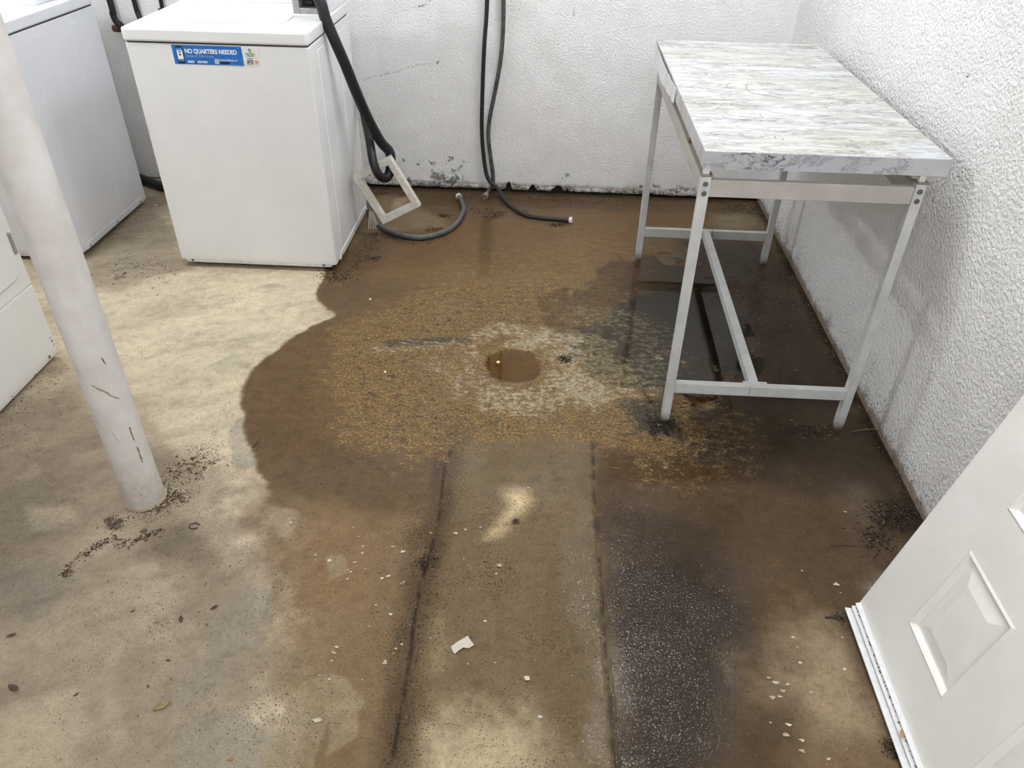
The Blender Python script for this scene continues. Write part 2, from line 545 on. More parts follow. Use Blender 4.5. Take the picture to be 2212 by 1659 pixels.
# under the table and along the right wall
layp([(0.652,3.351),(1.036,3.336),(1.073,2.124),(1.097,1.605),(0.900,1.555),(0.651,1.788),(0.464,1.861),(0.592,2.595)], (74, 58, 40), 0.16, 0.05, 0.95)
layp([(0.442,2.050),(0.747,2.125),(0.775,1.840),(0.540,1.620),(0.357,1.645)], (58, 42, 22), 0.12, 0.05, 0.9)
layp([(0.679,1.790),(0.913,1.686),(0.937,1.473),(0.759,1.276),(0.484,1.286),(0.389,1.467)], (78, 60, 40), 0.14, 0.05, 0.9)
layp([(0.872,1.683),(0.974,1.710),(0.942,1.490),(0.812,1.384),(0.809,1.549)], (122, 104, 82), 0.14, 0.04, 0.8)
layp([(0.807,1.980),(0.892,1.962),(0.887,1.785),(0.770,1.818)], (64, 48, 34), 0.06, 0.04, 0.6)
# amber flow
layp([(0.200,1.776),(0.348,1.852),(0.563,1.761),(0.580,1.623),(0.417,1.486),(0.215,1.506)], (82, 56, 20), 0.10, 0.05, 0.9)
layp([(0.178,1.539),(0.349,1.570),(0.485,1.441),(0.442,1.312),(0.274,1.271),(0.184,1.355)], (70, 50, 26), 0.12, 0.05, 0.9)
# lower right, right of the crack
layp([(0.176,1.632),(0.672,1.688),(0.954,1.524),(0.828,1.281),(0.831,0.861),(0.791,0.732),(0.185,0.693),(0.185,1.042),(0.178,1.309)], (100, 80, 56), 0.08, 0.02, 0.97)
layp([(0.180,1.521),(0.430,1.594),(0.560,1.446),(0.552,1.276),(0.473,1.215),(0.178,1.194)], (72, 55, 36), 0.14, 0.05, 0.85)
layp([(0.171,1.324),(0.500,1.377),(0.572,1.263),(0.498,1.051),(0.410,0.777),(0.189,0.763),(0.182,1.042)], (58, 44, 29), 0.16, 0.05, 0.95)
layp([(0.554,1.413),(0.777,1.429),(0.931,1.456),(0.828,1.281),(0.821,0.861),(0.780,0.774),(0.433,0.752),(0.535,1.031),(0.541,1.219)], (104, 84, 60), 0.20, 0.05, 0.95)
layp([(0.556,1.128),(0.694,1.203),(0.775,1.143),(0.788,0.959),(0.678,0.920),(0.577,0.988)], (170, 149, 119), 0.20, 0.06, 0.9)
layp([(0.557,0.902),(0.708,0.922),(0.799,0.878),(0.765,0.782),(0.508,0.766)], (140, 116, 86), 0.14, 0.05, 0.8)
layp([(0.520,1.007),(0.572,0.966),(0.508,0.766),(0.416,0.760)], (86, 68, 48), 0.08, 0.04, 0.7)
layp([(0.759,1.276),(0.804,1.237),(0.807,1.060),(0.770,1.058),(0.750,1.167)], (98, 80, 60), 0.05, 0.03, 0.6)

# the patched trench between the two cracks
CL = [(-0.259,1.875),(-0.270,1.699),(-0.262,1.562),(-0.267,1.454),(-0.273,1.339),(-0.280,1.247),(-0.279,1.150),(-0.271,1.048),(-0.268,0.954),(-0.271,0.879),(-0.268,0.790),(-0.259,0.682)]
CR = [(0.160,1.978),(0.177,1.885),(0.174,1.691),(0.174,1.557),(0.175,1.419),(0.178,1.294),(0.182,1.181),(0.182,1.066),(0.186,0.984),(0.188,0.909),(0.192,0.820),(0.191,0.711)]
trench = CL + CR[::-1]
tm = pm(trench, 0.02, 0.006)*sstep(1.98, 1.72, Y)
lay(tm, (133, 114, 84))
layp([(0.052,1.315),(0.174,1.418),(0.192,0.820),(0.106,0.776),(0.036,0.975)], (120, 102, 75), 0.12, 0.04, 0.7)
layp([(-0.168,1.770),(0.159,1.838),(0.159,1.556),(0.047,1.623),(-0.107,1.711)], (124, 104, 72), 0.10, 0.04, 0.7)
layp([(-0.093,1.608),(-0.034,1.626),(-0.005,1.581),(-0.041,1.505),(-0.100,1.432),(-0.137,1.421),(-0.099,1.501),(-0.077,1.557)], (194, 171, 132), 0.06, 0.012)
layp([(-0.217,0.812),(-0.169,0.885),(-0.052,0.919),(0.019,0.887),(0.042,0.754),(-0.211,0.720)], (186, 168, 136), 0.18, 0.05, 0.9)
layp([(-0.317,1.160),(-0.228,1.167),(-0.190,1.053),(-0.243,0.979),(-0.282,1.023)], (158, 138, 104), 0.05, 0.03, 0.7)
# dark bands along the left crack
lay(lm(CL, 0.028, 0.05, 0.012)*sstep(2.0, 1.75, Y), (92, 74, 52), 0.75)
layp([(-0.340,1.432),(-0.277,1.524),(-0.266,1.355),(-0.282,1.262),(-0.325,1.274)], (106, 86, 60), 0.05, 0.03, 0.7)
lay(lm(CL, 0.002, 0.006, 0.010)*np.clip(0.55+f3*1.6, 0, 1)*sstep(1.9, 1.75, Y), (44, 34, 24), 0.9)
lay(lm(CR, 0.002, 0.005, 0.005)*np.clip(0.75+f3*1.2, 0, 1), (40, 31, 22), 0.95)
lay(lm(CR, 0.03, 0.03, 0.02)*np.clip(0.3+f3*1.5, 0, 1), (84, 68, 50), 0.5)

# scattered old stain patches
for k in range(150):
    px_, py_ = rng.uniform(-1.7, 0.95), rng.uniform(0.75, 3.0)
    r_ = rng.uniform(0.008, 0.045)
    dd = np.hypot(X+w1*0.03-px_, (Y+w2*0.03-py_)*rng.uniform(0.7, 1.6))
    lay((1-sstep(r_*0.5, r_*1.4, dd+f3*r_*0.6)), tuple(int(v) for v in (rng.choice([118, 178, 150] if px_ < -0.3 else [70, 84])*np.array([1, 0.90, 0.75]))), rng.uniform(0.06, 0.20))
# dark blots
for (p, r_, cc, op) in (((-0.049,1.499), 0.012, (52, 38, 30), 0.95), ((0.090,2.309), 0.035, (40, 38, 34), 0.9), ((-1.138,1.409), 0.022, (78, 70, 66), 0.7), ((-1.159,1.425), 0.012, (70, 64, 62), 0.7),
                        ((-1.055,1.398), 0.010, (80, 70, 62), 0.7), ((-1.790,2.778), 0.03, (120, 84, 76), 0.6), ((-1.779,2.813), 0.015, (110, 78, 70), 0.6), ((0.303,2.039), 0.09, (56, 56, 26), 0.55), ((0.387,1.959), 0.07, (30, 26, 20), 0.75),
                        ((0.669,2.746), 0.10, (40, 38, 36), 0.6), ((0.704,2.316), 0.08, (46, 42, 38), 0.55), ((0.862,1.960), 0.03, (44, 36, 32), 0.8), ((1.007,1.590), 0.05, (40, 32, 26), 0.7), ((0.948,1.507), 0.03, (52, 42, 34), 0.6),
                        ((0.780,0.906), 0.03, (50, 38, 28), 0.7), ((0.109,1.105), 0.012, (104, 86, 58), 0.5), ((-0.097,1.094), 0.010, (104, 86, 58), 0.5)):
    dd = np.hypot(X+w1*0.03-p[0], Y+w2*0.03-p[1])
    lay((1-sstep(r_*0.45, r_*1.25, dd))*np.clip(0.85+f3*1.4, 0, 1), cc, op)
# grime where floor meets the walls
lay((1-sstep(0.0, 0.05, XR-X+f2*0.03))*(Y > 1.0), (44, 34, 26), 0.7)
lay((1-sstep(0.0, 0.06, YB-Y+f2*0.03))*(X > -0.95), (48, 38, 28), 0.7)

scale_m = pm([(-0.751,2.171),(-0.767,2.482),(-0.556,2.717),(-0.249,2.904),(0.147,2.981),(0.431,2.802),(0.583,2.526),(0.639,2.225),(0.506,1.956),(0.387,1.811),(0.231,1.821),(-0.015,1.847),(-0.362,1.734),(-0.572,1.783),(-0.698,1.961)], 0.26, 0.05)
scale_m = np.maximum(scale_m, 0.42*pm([(-0.543,2.879),(-0.169,3.227),(0.531,3.443),(0.545,2.973),(0.049,2.769)], 0.2, 0.05))
scale_m = scale_m*(1-0.85*pm([(0.725,2.989),(0.957,2.625),(0.809,1.698),(0.593,1.624),(0.698,2.287)], 0.16, 0.05))
scale_m = np.maximum(scale_m, 0.36*pm([(0.250,1.913),(0.436,1.999),(0.675,2.068),(0.679,1.790),(0.465,1.653),(0.280,1.699)], 0.15, 0.05))
DR = (-0.105,2.257)
white_m = np.zeros(X.shape)
for pts, w_, a_ in (([(-0.594,2.333),(-0.463,2.369),(-0.327,2.393),(-0.210,2.444)], 0.05, 0.55), ([(-0.229,2.459),(-0.172,2.515),(-0.090,2.488)], 0.05, 0.7), ([(-0.275,2.391),(-0.231,2.286),(-0.246,2.183),(-0.199,2.118)], 0.05, 0.55),
                    ([(-0.069,2.407),(0.017,2.473),(0.139,2.463),(0.225,2.416)], 0.07, 0.8), ([(0.104,2.359),(0.203,2.276),(0.266,2.224),(0.182,2.134),(0.103,2.155)], 0.12, 0.80), ([(-0.162,2.054),(-0.052,2.037),(0.056,2.097),(0.150,2.105)], 0.09, 0.68),
                    ([(0.142,2.628),(0.305,2.606),(0.405,2.512),(0.422,2.324),(0.344,2.174)], 0.12, 0.62), ([(0.340,1.765),(0.430,1.814),(0.493,1.863)], 0.06, 0.4), ([(-0.378,2.259),(-0.305,2.207),(-0.274,2.072)], 0.05, 0.5)):
    white_m = np.maximum(white_m, a_*lm(pts, w_*0.5, w_*1.6, 0.03))
silt_m = np.maximum.reduce([0.75*lm([(-0.565,2.361),(-0.465,2.382),(-0.329,2.409),(-0.277,2.407)], 0.012, 0.05, 0.02), 0.85*pm([(0.035,2.416),(0.214,2.599),(0.392,2.798),(0.594,2.895),(0.690,2.535),(0.634,2.197),(0.400,2.098),(0.247,2.166)], 0.14, 0.05),
                            0.7*pm([(0.261,2.113),(0.454,2.155),(0.470,1.907),(0.293,1.893)], 0.10, 0.04), 0.35*scale_m, 0.55*lm([(0.226,2.448),(0.310,2.391),(0.398,2.430)], 0.02, 0.04, 0.02)])
wet_m = np.clip(damp*0.28 + 0.35*pm([(-0.936,3.018),(-0.334,3.639),(1.095,3.835),(1.083,1.604),(0.685,1.455),(0.192,1.558),(-0.498,1.702),(-0.727,2.173)], 0.15, 0.05), 0, 1)
wet_m = np.maximum(wet_m, 0.95*pm([(0.175,1.885),(0.360,1.994),(0.639,1.874),(0.635,1.451),(0.549,1.262),(0.473,1.026),(0.391,0.833),(0.190,0.781),(0.185,1.042),(0.176,1.309)], 0.12, 0.05))
wet_m = np.maximum(wet_m, 0.8*pm([(0.100,1.498),(0.183,1.672),(0.185,1.054),(0.142,1.100),(0.093,1.259)], 0.06, 0.02))
wet_m = np.maximum(wet_m, 0.8*pm([(0.195,2.031),(0.526,2.108),(0.727,2.022),(0.612,1.589),(0.192,1.558)], 0.15, 0.05))
wet_m = np.clip(wet_m*(0.9+0.5*f2), 0, 1)
peb_m = np.clip(pm([(0.174,1.839),(0.420,1.858),(0.533,1.583),(0.549,1.262),(0.473,1.026),(0.391,0.833),(0.190,0.781),(0.185,1.042),(0.093,1.072),(0.081,1.302),(0.155,1.650)], 0.12, 0.04), 0, 1)
peb_m = np.maximum(peb_m, 0.30*damp)
grit_m = np.clip(0.22 + 0.12*tm + 0.5*f2 + 0.3*lm(CL, 0.05, 0.08) + 0.6*pm([(-1.138,1.740),(-0.983,1.752),(-0.936,1.589),(-0.997,1.472),(-1.046,1.433),(-1.093,1.539)], 0.1, 0.04) + 0.6*(1-sstep(0.02, 0.25, XR-X))*(Y > 1) + 0.5*(1-sstep(0.02, 0.3, YB-Y)), 0, 1)

crack_m = np.clip(np.maximum.reduce([0.9*pm([(-0.367,1.500),(-0.312,1.540),(-0.277,1.386),(-0.282,1.262),(-0.331,1.273)], 0.06, 0.03), 0.7*pm([(0.594,1.106),(0.720,1.140),(0.738,1.021),(0.622,0.927),(0.562,1.009)], 0.12, 0.05), 0.35*pm([(-0.740,1.131),(-0.665,1.178),(-0.625,0.931),(-0.701,0.861),(-0.765,0.944)], 0.1, 0.05)])*(0.6+0.9*f2), 0, 1)
# relief: gentle waves, basins that hold the water, cracks
PUD = [(-0.045,2.723),(0.146,2.939),(0.382,3.205),(0.618,3.250),(0.758,2.950),(0.815,2.545),(0.798,2.295),(0.641,2.143),(0.473,2.052),(0.306,2.091),(0.153,2.243),(0.034,2.481)]
basin = pm(PUD, 0.34, 0.06)
drd = np.hypot(X-DR[0], Y-DR[1]) + w1*0.02
pool = 1-sstep(0.060, 0.130, drd+f2*0.02)
Z = 0.0012*f1 + 0.0008*f2 + 0.0028*f2*pm(PUD, 0.5, 0.0)
Z -= 0.0042*basin + 0.010*pool
Z -= 0.003*lm(CL, 0.004, 0.012, 0.010)*sstep(1.95, 1.75, Y) + 0.004*lm(CR, 0.003, 0.008, 0.005)
Z -= 0.0015*tm
Z += 0.0010*scale_m*f3 + 0.0006*f3*damp
lay(pool*np.clip(0.75+f2*0.8, 0, 1), (136, 106, 52), 0.85)
layp([(-0.208,2.273),(-0.183,2.320),(-0.136,2.249),(-0.130,2.164),(-0.177,2.147)], (112, 80, 14), 0.03, 0.008, 0.7)
stain *= (1 + (0.16*f2+0.12*f3)*damp)[..., None]
scale_m = scale_m*(1-0.95*pool); white_m = white_m*(1-pool); silt_m = silt_m*(1-pool)
wet_m = np.maximum(wet_m, pool)
lum = stain@np.array([.25, .6, .15])
stain = np.clip(stain*(0.58+0.42*sstep(0.18, 0.55, lum))[..., None], 0.002, 0.9)
FM = floor_material()
floor = grid_mesh('floor', gx, gy, lambda a, b: np.stack([a, b, Z], -1), FM, dict(stain=stain, scale=scale_m, white=white_m, silt=silt_m, wet=wet_m, pebble=peb_m, grit=grit_m, crackle=crack_m))
tag(floor, 'brown stained concrete slab with wet patch and patched trench', 'floor', kind='structure')

# standing water
def water_material(tint=(0.93, 0.88, 0.76, 1)):
    t = NT('murky water')
    c = t.coord()
    nrm = t.bump(t.noise(c, 18, 2, 0.5), 0.05, 0.004)
    fr = t.n('ShaderNodeFresnel', i={'IOR': 1.33, 'Normal': nrm}).outputs[0]
    tr = t.n('ShaderNodeBsdfTransparent', i={'Color': tint})
    gl = t.n('ShaderNodeBsdfGlossy', i={'Color': (1, 1, 1, 1), 'Roughness': 0.03, 'Normal': nrm})
    mx = t.n('ShaderNodeMixShader', i={0: fr, 1: tr.outputs[0], 2: gl.outputs[0]})
    t.t.links.new(mx.outputs[0], t.out.inputs[0])
    return t.m
WATER = water_material()
AMBER = water_material((0.90, 0.78, 0.48, 1))
def puddle(pts, z, label, wmat):
    cx = sum(p[0] for p in pts)/len(pts); cy_ = sum(p[1] for p in pts)/len(pts)
    P = [Vector((p[0], p[1], 0)) for p in pts]
    P = catmull(P+[P[0]], 6)[:-1]
    m = MB()
    m.add([(p.x, p.y, z) for p in P], [tuple(range(len(P)))])
    o = m.build('puddle', wmat, loc=(cx, cy_, z))
    if o.data.polygons[0].normal.z < 0:
        o.data.flip_normals()
    return tag(o, label, 'water', kind='stuff')
puddle(PUD, -0.0024, 'shallow murky puddle of standing water beside and under the marble-top table', WATER)
puddle([(DR[0]+0.125*math.cos(a), DR[1]+0.125*math.sin(a)) for a in np.linspace(0, 2*math.pi, 13)[:-1]], -0.0035, 'small amber pool filling the round floor drain hollow', AMBER)

# ================================================================== WALLS
def wall_material(name, bscale, bstr, bdist, col=(230, 228, 225)):
    t = NT(name)
    c = t.coord()
    grime = t.attr('grime'); mold = t.attr('mold'); mark = t.attr('mark')
    n1 = t.noise(c, 7, 2, 0.6)
    n2 = t.noise(c, 55, 4, 0.7)
    n3 = t.noise(c, 230, 2, 0.6)
    base = t.mix(t.step(n1, 0.3, 0.7), srgb(*[v-7 for v in col]), srgb(*col))
    base = t.mix(t.math('MULTIPLY', t.step(t.math('ADD', grime, t.math('MULTIPLY', t.math('SUBTRACT', n2, 0.5), 0.9)), 0.25, 0.95), 0.85), base, srgb(126, 104, 80))
    mm = t.step(t.math('ADD', mold, t.math('MULTIPLY', t.math('SUBTRACT', n2, 0.5), 2.6)), 0.42, 0.85)
    base = t.mix(t.math('MULTIPLY', mm, 0.80), base, srgb(70, 72, 72))
    mk = t.step(t.math('ADD', mark, t.math('MULTIPLY', t.math('SUBTRACT', n3, 0.5), 2.2)), 0.60, 0.85)
    base = t.mix(t.math('MULTIPLY', mk, 0.85), base, srgb(46, 44, 44))
    sp_ = t.noise(t.mapping(c, (120, 120, 90)), 1.0, 4, 0.62)
    ms = t.step(t.math('ADD', sp_, t.math('MULTIPLY', t.attr('speck'), 0.13)), 0.78, 0.83)
    base = t.mix(t.math('MULTIPLY', ms, 0.7), base, srgb(62, 54, 50))
    hb = t.noise(t.mapping(c, (bscale, bscale, bscale)), 1.0, 2, 0.55, 0.0)
    h = t.step(hb, 0.25, 0.80)
    t.bsdf(Base_Color=base, Roughness=0.72, Normal=t.bump(h, bstr, bdist), Specular_IOR_Level=0.35)
    return t.m

def dense_axis(a, b, d0, d1, s, k=8):
    parts = []
    if a < d0: parts.append(np.linspace(a, d0, k)[:-1])
    parts.append(np.arange(d0, d1, s))
    parts.append(np.linspace(d1, b, k))
    return np.concatenate(parts)

# back wall (X, Z)
bx_ = dense_axis(XL, XR+0.02, -2.25, 1.10, 0.007, 6)
bz_ = dense_axis(0.0, CEIL, 0.0, 1.06, 0.007, 8)
X, Y = np.meshgrid(bx_, bz_)
gx, gy = bx_, bz_
w1 = fbm(X, Y, 9.0, 3, 4, 0.55); w2 = fbm(X, Y, 9.0, 51, 4, 0.55)
f2 = fbm(X, Y, 14.0, 9, 4, 0.6); f3 = fbm(X, Y, 45.0, 13, 3, 0.6)
vis = (X > -1.0)
mold = np.zeros(X.shape)
for (p, rx, rz, a_) in [(q, r0, r1, aa) for q, r0, r1, aa in zip([(-0.573,0.073),(-0.747,0.036),(-0.513,0.055),(-0.607,0.141),(-0.509,0.174),(-0.764,0.153),(-0.681,0.119),(-0.806,0.077),(0.106,0.084),(0.481,0.058),(0.542,0.053),(0.710,0.052),(-0.947,0.008),(-0.895,0.041),(-0.966,0.071),(-0.013,0.039),(0.047,0.046),(-0.450,0.152),(0.651,0.039),(0.900,0.054),(-0.487,0.114)],
        (.045, .035, .045, .02, .02, .015, .02, .02, .022, .03, .03, .05, .04, .03, .03, .02, .02, .02, .05, .05, .03), (.03, .02, .03, .02, .025, .012, .015, .02, .018, .016, .015, .016, .02, .025, .03, .012, .012, .02, .012, .012, .02), (.95, .95, .9, .8, .7, .8, .6, .6, .75, .8, .7, .7, .8, .6, .7, .6, .6, .5, .8, .8, .7))]:
    mold = np.maximum(mold, a_*np.exp(-(((X-p[0]+w1*.03)/(rx*1.25))**2 + ((Y-p[1]+w2*.03)/(rz*1.25))**2)))
mold = np.maximum(mold, 0.75*vis*(1-sstep(0.012, 0.05, Y+f2*0.02)))
mark = np.zeros(X.shape)
mark = np.maximum(mark, 1.0*np.exp(-((X-(-0.562))/0.013)**2 - ((Y-0.637-(X+0.562)*0.5)/0.011)**2))
mark = np.maximum(mark, 0.62*(1-sstep(0.002, 0.010, line_d(X+w1*.008, Y+w2*.012, [(-0.931,0.547),(-0.826,0.576),(-0.710,0.607),(-0.585,0.630)]))))
mark = np.maximum(mark, 0.50*(1-sstep(0.002, 0.006, line_d(X+w1*.004, Y, [(-0.597,0.615),(-0.598,0.496),(-0.610,0.290),(-0.618,0.170)]))))
mark = np.maximum(mark, 0.62*(1-sstep(0.002, 0.006, line_d(X+w1*.008, Y+w2*.01, [(-0.760,0.850),(-0.639,0.881),(-0.595,0.894),(-0.562,0.921)]))))
mark = np.maximum(mark, 0.95*(1-sstep(0.002, 0.008, line_d(X, Y, [(-0.639,0.879),(-0.615,0.887)]))))
mark = np.maximum(mark, 0.75*(1-sstep(0.002, 0.010, line_d(X, Y, [(0.074,0.888),(0.081,0.857)]))))
mark = np.maximum(mark, 0.60*(1-sstep(0.001, 0.005, line_d(X, Y, [(0.056,0.607),(0.085,0.654)]))))
grime = np.clip(vis*(0.95*(1-sstep(0.0, 0.09, Y+f2*0.03))) + 0.35*np.exp(-((X-0.82)/0.06)**2-((Y-0.16)/0.05)**2) + 0.2*(1-sstep(0.1, 0.4, Y))*np.clip(f2, 0, 1), 0, 1)
speck = np.clip((1-sstep(0.05, 0.5, Y))*0.7 + 0.15, 0, 1)
WB = wall_material('back wall plaster', 125, 0.45, 0.005)
edge = 0.015 + 0.006*fbm(bx_, bx_*0+3, 22, 77, 4, 0.6)
for (p, h_, w_) in zip([(-0.212,0.011),(-0.085,0.011),(0.049,0.016),(0.510,0.014),(0.859,0.017),(0.098,0.013),(-0.305,0.007)], (0.050, 0.044, 0.050, 0.026, 0.028, 0.03, 0.022), (0.018, 0.028, 0.034, 0.06, 0.05, 0.012, 0.03)):
    edge = np.maximum(edge, h_*np.clip(1.25-np.abs((bx_-p[0])/w_)**1.5, 0, 1)*(0.85+0.3*fbm(bx_, bx_*0, 90, 5, 2)))
edge = np.where(bx_ < -1.0, 0.002, np.clip(edge, 0.003, 0.06))
def back3d(a, b):
    yy = np.full(a.shape, YB)
    zz = np.maximum(b, edge[None, :])
    yy[0, :] = YB + 0.016
    # slim ledge where the plaster was cut above the slab
    yy += 0.004*np.exp(-((b-0.034)/0.006)**2)*(a > -0.85)*(a < 0.5)
    return np.stack([a, yy, zz], -1)
wall_back = grid_mesh('wall_back', bx_, bz_, back3d, WB, dict(grime=grime, mold=mold, mark=mark, speck=speck))
tag(wall_back, 'white textured back wall with black mould along its chipped base', 'wall', kind='structure')
DARK = plain('black recess strip', srgb(22, 18, 15), 0.8, bump=(80, 0.5, 0.01))
MB().box(XL, XR+0.05, YB+0.016, YB+0.06, 0.0, 0.075).build('wall_cavity', DARK, wall_back)  # black strip put in to darken the recess behind the chipped base

# right wall (Y, Z)
ry_ = dense_axis(YJ, YB+0.02, YJ, YB, 0.007, 3)
rz_ = dense_axis(0.0, CEIL, 0.0, 1.15, 0.007, 8)
X, Y = np.meshgrid(ry_, rz_)
gx, gy = ry_, rz_
w1 = fbm(X, Y, 9.0, 3, 4, 0.55); w2 = fbm(X, Y, 9.0, 51, 4, 0.55); f2 = fbm(X, Y, 14.0, 9, 4, 0.6); f3 = fbm(X, Y, 45.0, 13, 3, 0.6)
grime = np.clip(0.85*(1-sstep(0.0, 0.045, Y+f2*0.02)) + 0.50*(1-sstep(0.0, 0.16, Y+f2*0.08)) + 0.18*(1-sstep(0.0, 0.4, Y))*np.clip(f2+.2, 0, 1), 0, 1)
mold = np.clip(0.55*(1-sstep(0.0, 0.02, Y+f2*0.012)), 0, 1)
mark = np.zeros(X.shape)
for (p, a_, r_) in zip([(2.739,-0.107),(2.457,-0.012),(2.231,-0.039),(2.140,-0.051),(2.043,0.005),(2.569,0.041),(2.723,-0.009),(3.003,-0.035),(2.123,0.041)], (.55, .5, .55, .5, .4, .45, .45, .35, .45), (.07, .06, .06, .06, .05, .05, .05, .05, .05)):
    mark = np.maximum(mark, 1.6*a_*np.exp(-((X-p[0])/r_)**2-((Y-p[1])/(r_*1.1))**2))
for (p, r_) in zip([(2.205,1.168),(2.072,1.177),(2.529,1.069),(2.181,1.043),(2.193,1.022),(2.146,1.051),(2.384,1.024),(2.135,0.886),(2.134,0.721),(2.098,0.726),(1.811,0.037),(1.862,0.058),(1.981,0.522),(1.931,0.578)], (.012, .010, .006, .010, .008, .006, .007, .005, .010, .006, .008, .006, .006, .005)):
    mark = np.maximum(mark, 0.85*np.exp(-((X-p[0])/r_)**2-((Y-p[1])/(r_*1.2))**2))
speck = np.clip((1-sstep(0.0, 0.42, Y+f2*0.12))*1.45 + 0.25, 0, 1.7)
WR = wall_material('right wall stucco', 95, 0.50, 0.008)
def right3d(a, b):
    return np.stack([np.full(a.shape, XR), a, b], -1)
wall_right = grid_mesh('wall_right', ry_[::-1].copy(), rz_, right3d, WR, {k: v[:, ::-1] for k, v in dict(grime=grime, mold=mold, mark=mark, speck=speck).items()})
tag(wall_right, 'white stucco side wall with dirt splashed along the floor', 'wall', kind='structure')
WP = wall_material('plain wall plaster', 115, 0.5, 0.006)
MB().box(XR+0.0005, XJ+0.08, YJ, YJ+0.05, 0, CEIL).box(XJ, XJ+0.08, YF, YJ, 0, CEIL).build('wall_jog', WP, wall_right)
o = MB().box(XL-0.08, XL, YF, YB, 0, CEIL).build('wall_left', WP); tag(o, 'white plaster wall behind the dryer', 'wall', kind='structure')
o = MB().box(XL-0.08, XJ+0.08, YF-0.08, YF, 0, CEIL).build('wall_front', WP); tag(o, 'white plaster wall facing the back wall', 'wall', kind='structure')
CM = plain('ceiling paint', srgb(226, 223, 216), 0.85, bump=(60, 0.3, 0.004))
o = MB().box(XL-0.08, XJ+0.08, YF-0.08, YB+0.08, CEIL, CEIL+0.08).build('ceiling', CM); tag(o, 'white painted ceiling', 'ceiling', kind='structure')

# ================================================================== MATERIALS
def enamel(name, col, rough=0.28, dirt=0.0):
    t = NT(name)
    c = t.coord()
    n1 = t.noise(c, 5, 4, 0.6); n2 = t.noise(c, 60, 5, 0.7); n3 = t.noise(c, 260, 2, 0.5)
    base = t.mix(t.step(n1, 0.3, 0.7), srgb(*[v-5 for v in col]), srgb(*col))
    base = t.mix(t.math('MULTIPLY', t.step(n3, 0.76, 0.80), 0.45), base, srgb(110, 96, 84))
    z = t.n('ShaderNodeSeparateXYZ', i={0: c}).outputs[2]
    low = t.math('MULTIPLY', t.step(t.math('ADD', z, t.math('MULTIPLY', n2, 0.05)), 0.085, 0.03), 0.42)
    base = t.mix(low, base, srgb(150, 132, 112))
    nr = t.bump(t.noise(c, 420, 2, 0.5), 0.05, 0.001)
    t.bsdf(Base_Color=base, Roughness=rough, Normal=nr, Specular_IOR_Level=0.5)
    return t.m
ENAMEL = enamel('white appliance enamel', (232, 231, 229))
ENAMEL2 = enamel('cool white appliance enamel', (228, 229, 233))
ENAMEL3 = enamel('warm white appliance enamel', (226, 224, 219), 0.35)
def lid_material():
    t = NT('washer lid enamel')
    c = t.coord('Generated')
    oc = t.coord()
    n = t.noise(t.mapping(oc, (18, 46, 18)), 1.0, 6, 0.7, 0.5)
    d = t.n('ShaderNodeVectorMath', operation='DISTANCE')
    t.s(d, 0, t.mapping(c, (1.0, 0.75, 0))); t.s(d, 1, (0.36, 0.28, 0.0))
    near = t.step(d.outputs['Value'], 0.42, 0.02)
    m = t.step(t.math('ADD', t.math('MULTIPLY', near, 0.55), t.math('MULTIPLY', t.math('SUBTRACT', n, 0.5), 1.3)), 0.42, 0.72)
    base = t.mix(t.math('MULTIPLY', m, 0.55), srgb(236, 234, 228), srgb(158, 132, 102))
    t.bsdf(Base_Color=base, Roughness=0.3)
    return t.m
LIDM = lid_material()
RUBBER = plain('black rubber foot', srgb(38, 26, 24), 0.7)
SCREW = plain('dull screw metal', srgb(120, 118, 112), 0.4, 0.7)
GALV = plain('grey galvanised sheet', srgb(176, 176, 176), 0.35, 0.6, var=0.1)
BLACK_IN = plain('dark box interior', srgb(18, 19, 22), 0.6)
SEAM = plain('dark panel gap', srgb(60, 60, 64), 0.7)  # dark grey strip showing in the panel and door gaps

def slabtop(m, x0, x1, y0, y1, z0, z1, r=0.012):
    m.prism(rrect(x0, x1, y0, y1, r, 5), 2, z0, z1)
    return m

def screw(parent, c, axis, r=0.0045):
    MB().lathe([(r, -0.002), (r, 0.0015), (r*0.8, 0.003), (r*0.3, 0.003), (r*0.25, 0.0018)], c, axis, 12).build('screw', SCREW, parent, smooth=True)

def feet(root, x0, x1, y0, y1, top):
    for (x, y) in ((x0, y0), (x1, y0), (x0, y1), (x1, y1)):
        MB().lathe([(0.020, 0.0), (0.022, 0.004), (0.020, 0.012), (0.009, 0.013), (0.009, top+0.01)], (x, y, 0.0), (0, 0, 1), 16).build('foot', RUBBER, root, smooth=True)

def emboss_side(cab, x, sgn, y0, enm):
    """pressed ribs in the right-hand side sheet, base strip and its screws"""
    for (a, b) in ((y0+0.115, y0+0.255), (y0+0.420, y0+0.562)):
        m = MB()
        m.prism([(a, 0.066), (b, 0.066), (b, 0.872), (a, 0.872)], 0, x-0.001*sgn, x+0.0018*sgn)
        m.build('pressed_panel', enm, cab, bevel=0.0015, bseg=2)
    m = MB(); m.prism([(y0+0.065, 0.028), (y0+0.62, 0.028), (y0+0.60, 0.056), (y0+0.085, 0.056)], 0, x-0.001*sgn, x+0.0025*sgn)
    m.build('base_strip', enm, cab, bevel=0.0012)
    for dy in (0.095, 0.345, 0.585):
        screw(cab, (x+0.0025*sgn, y0+dy, 0.037), (sgn, 0, 0))

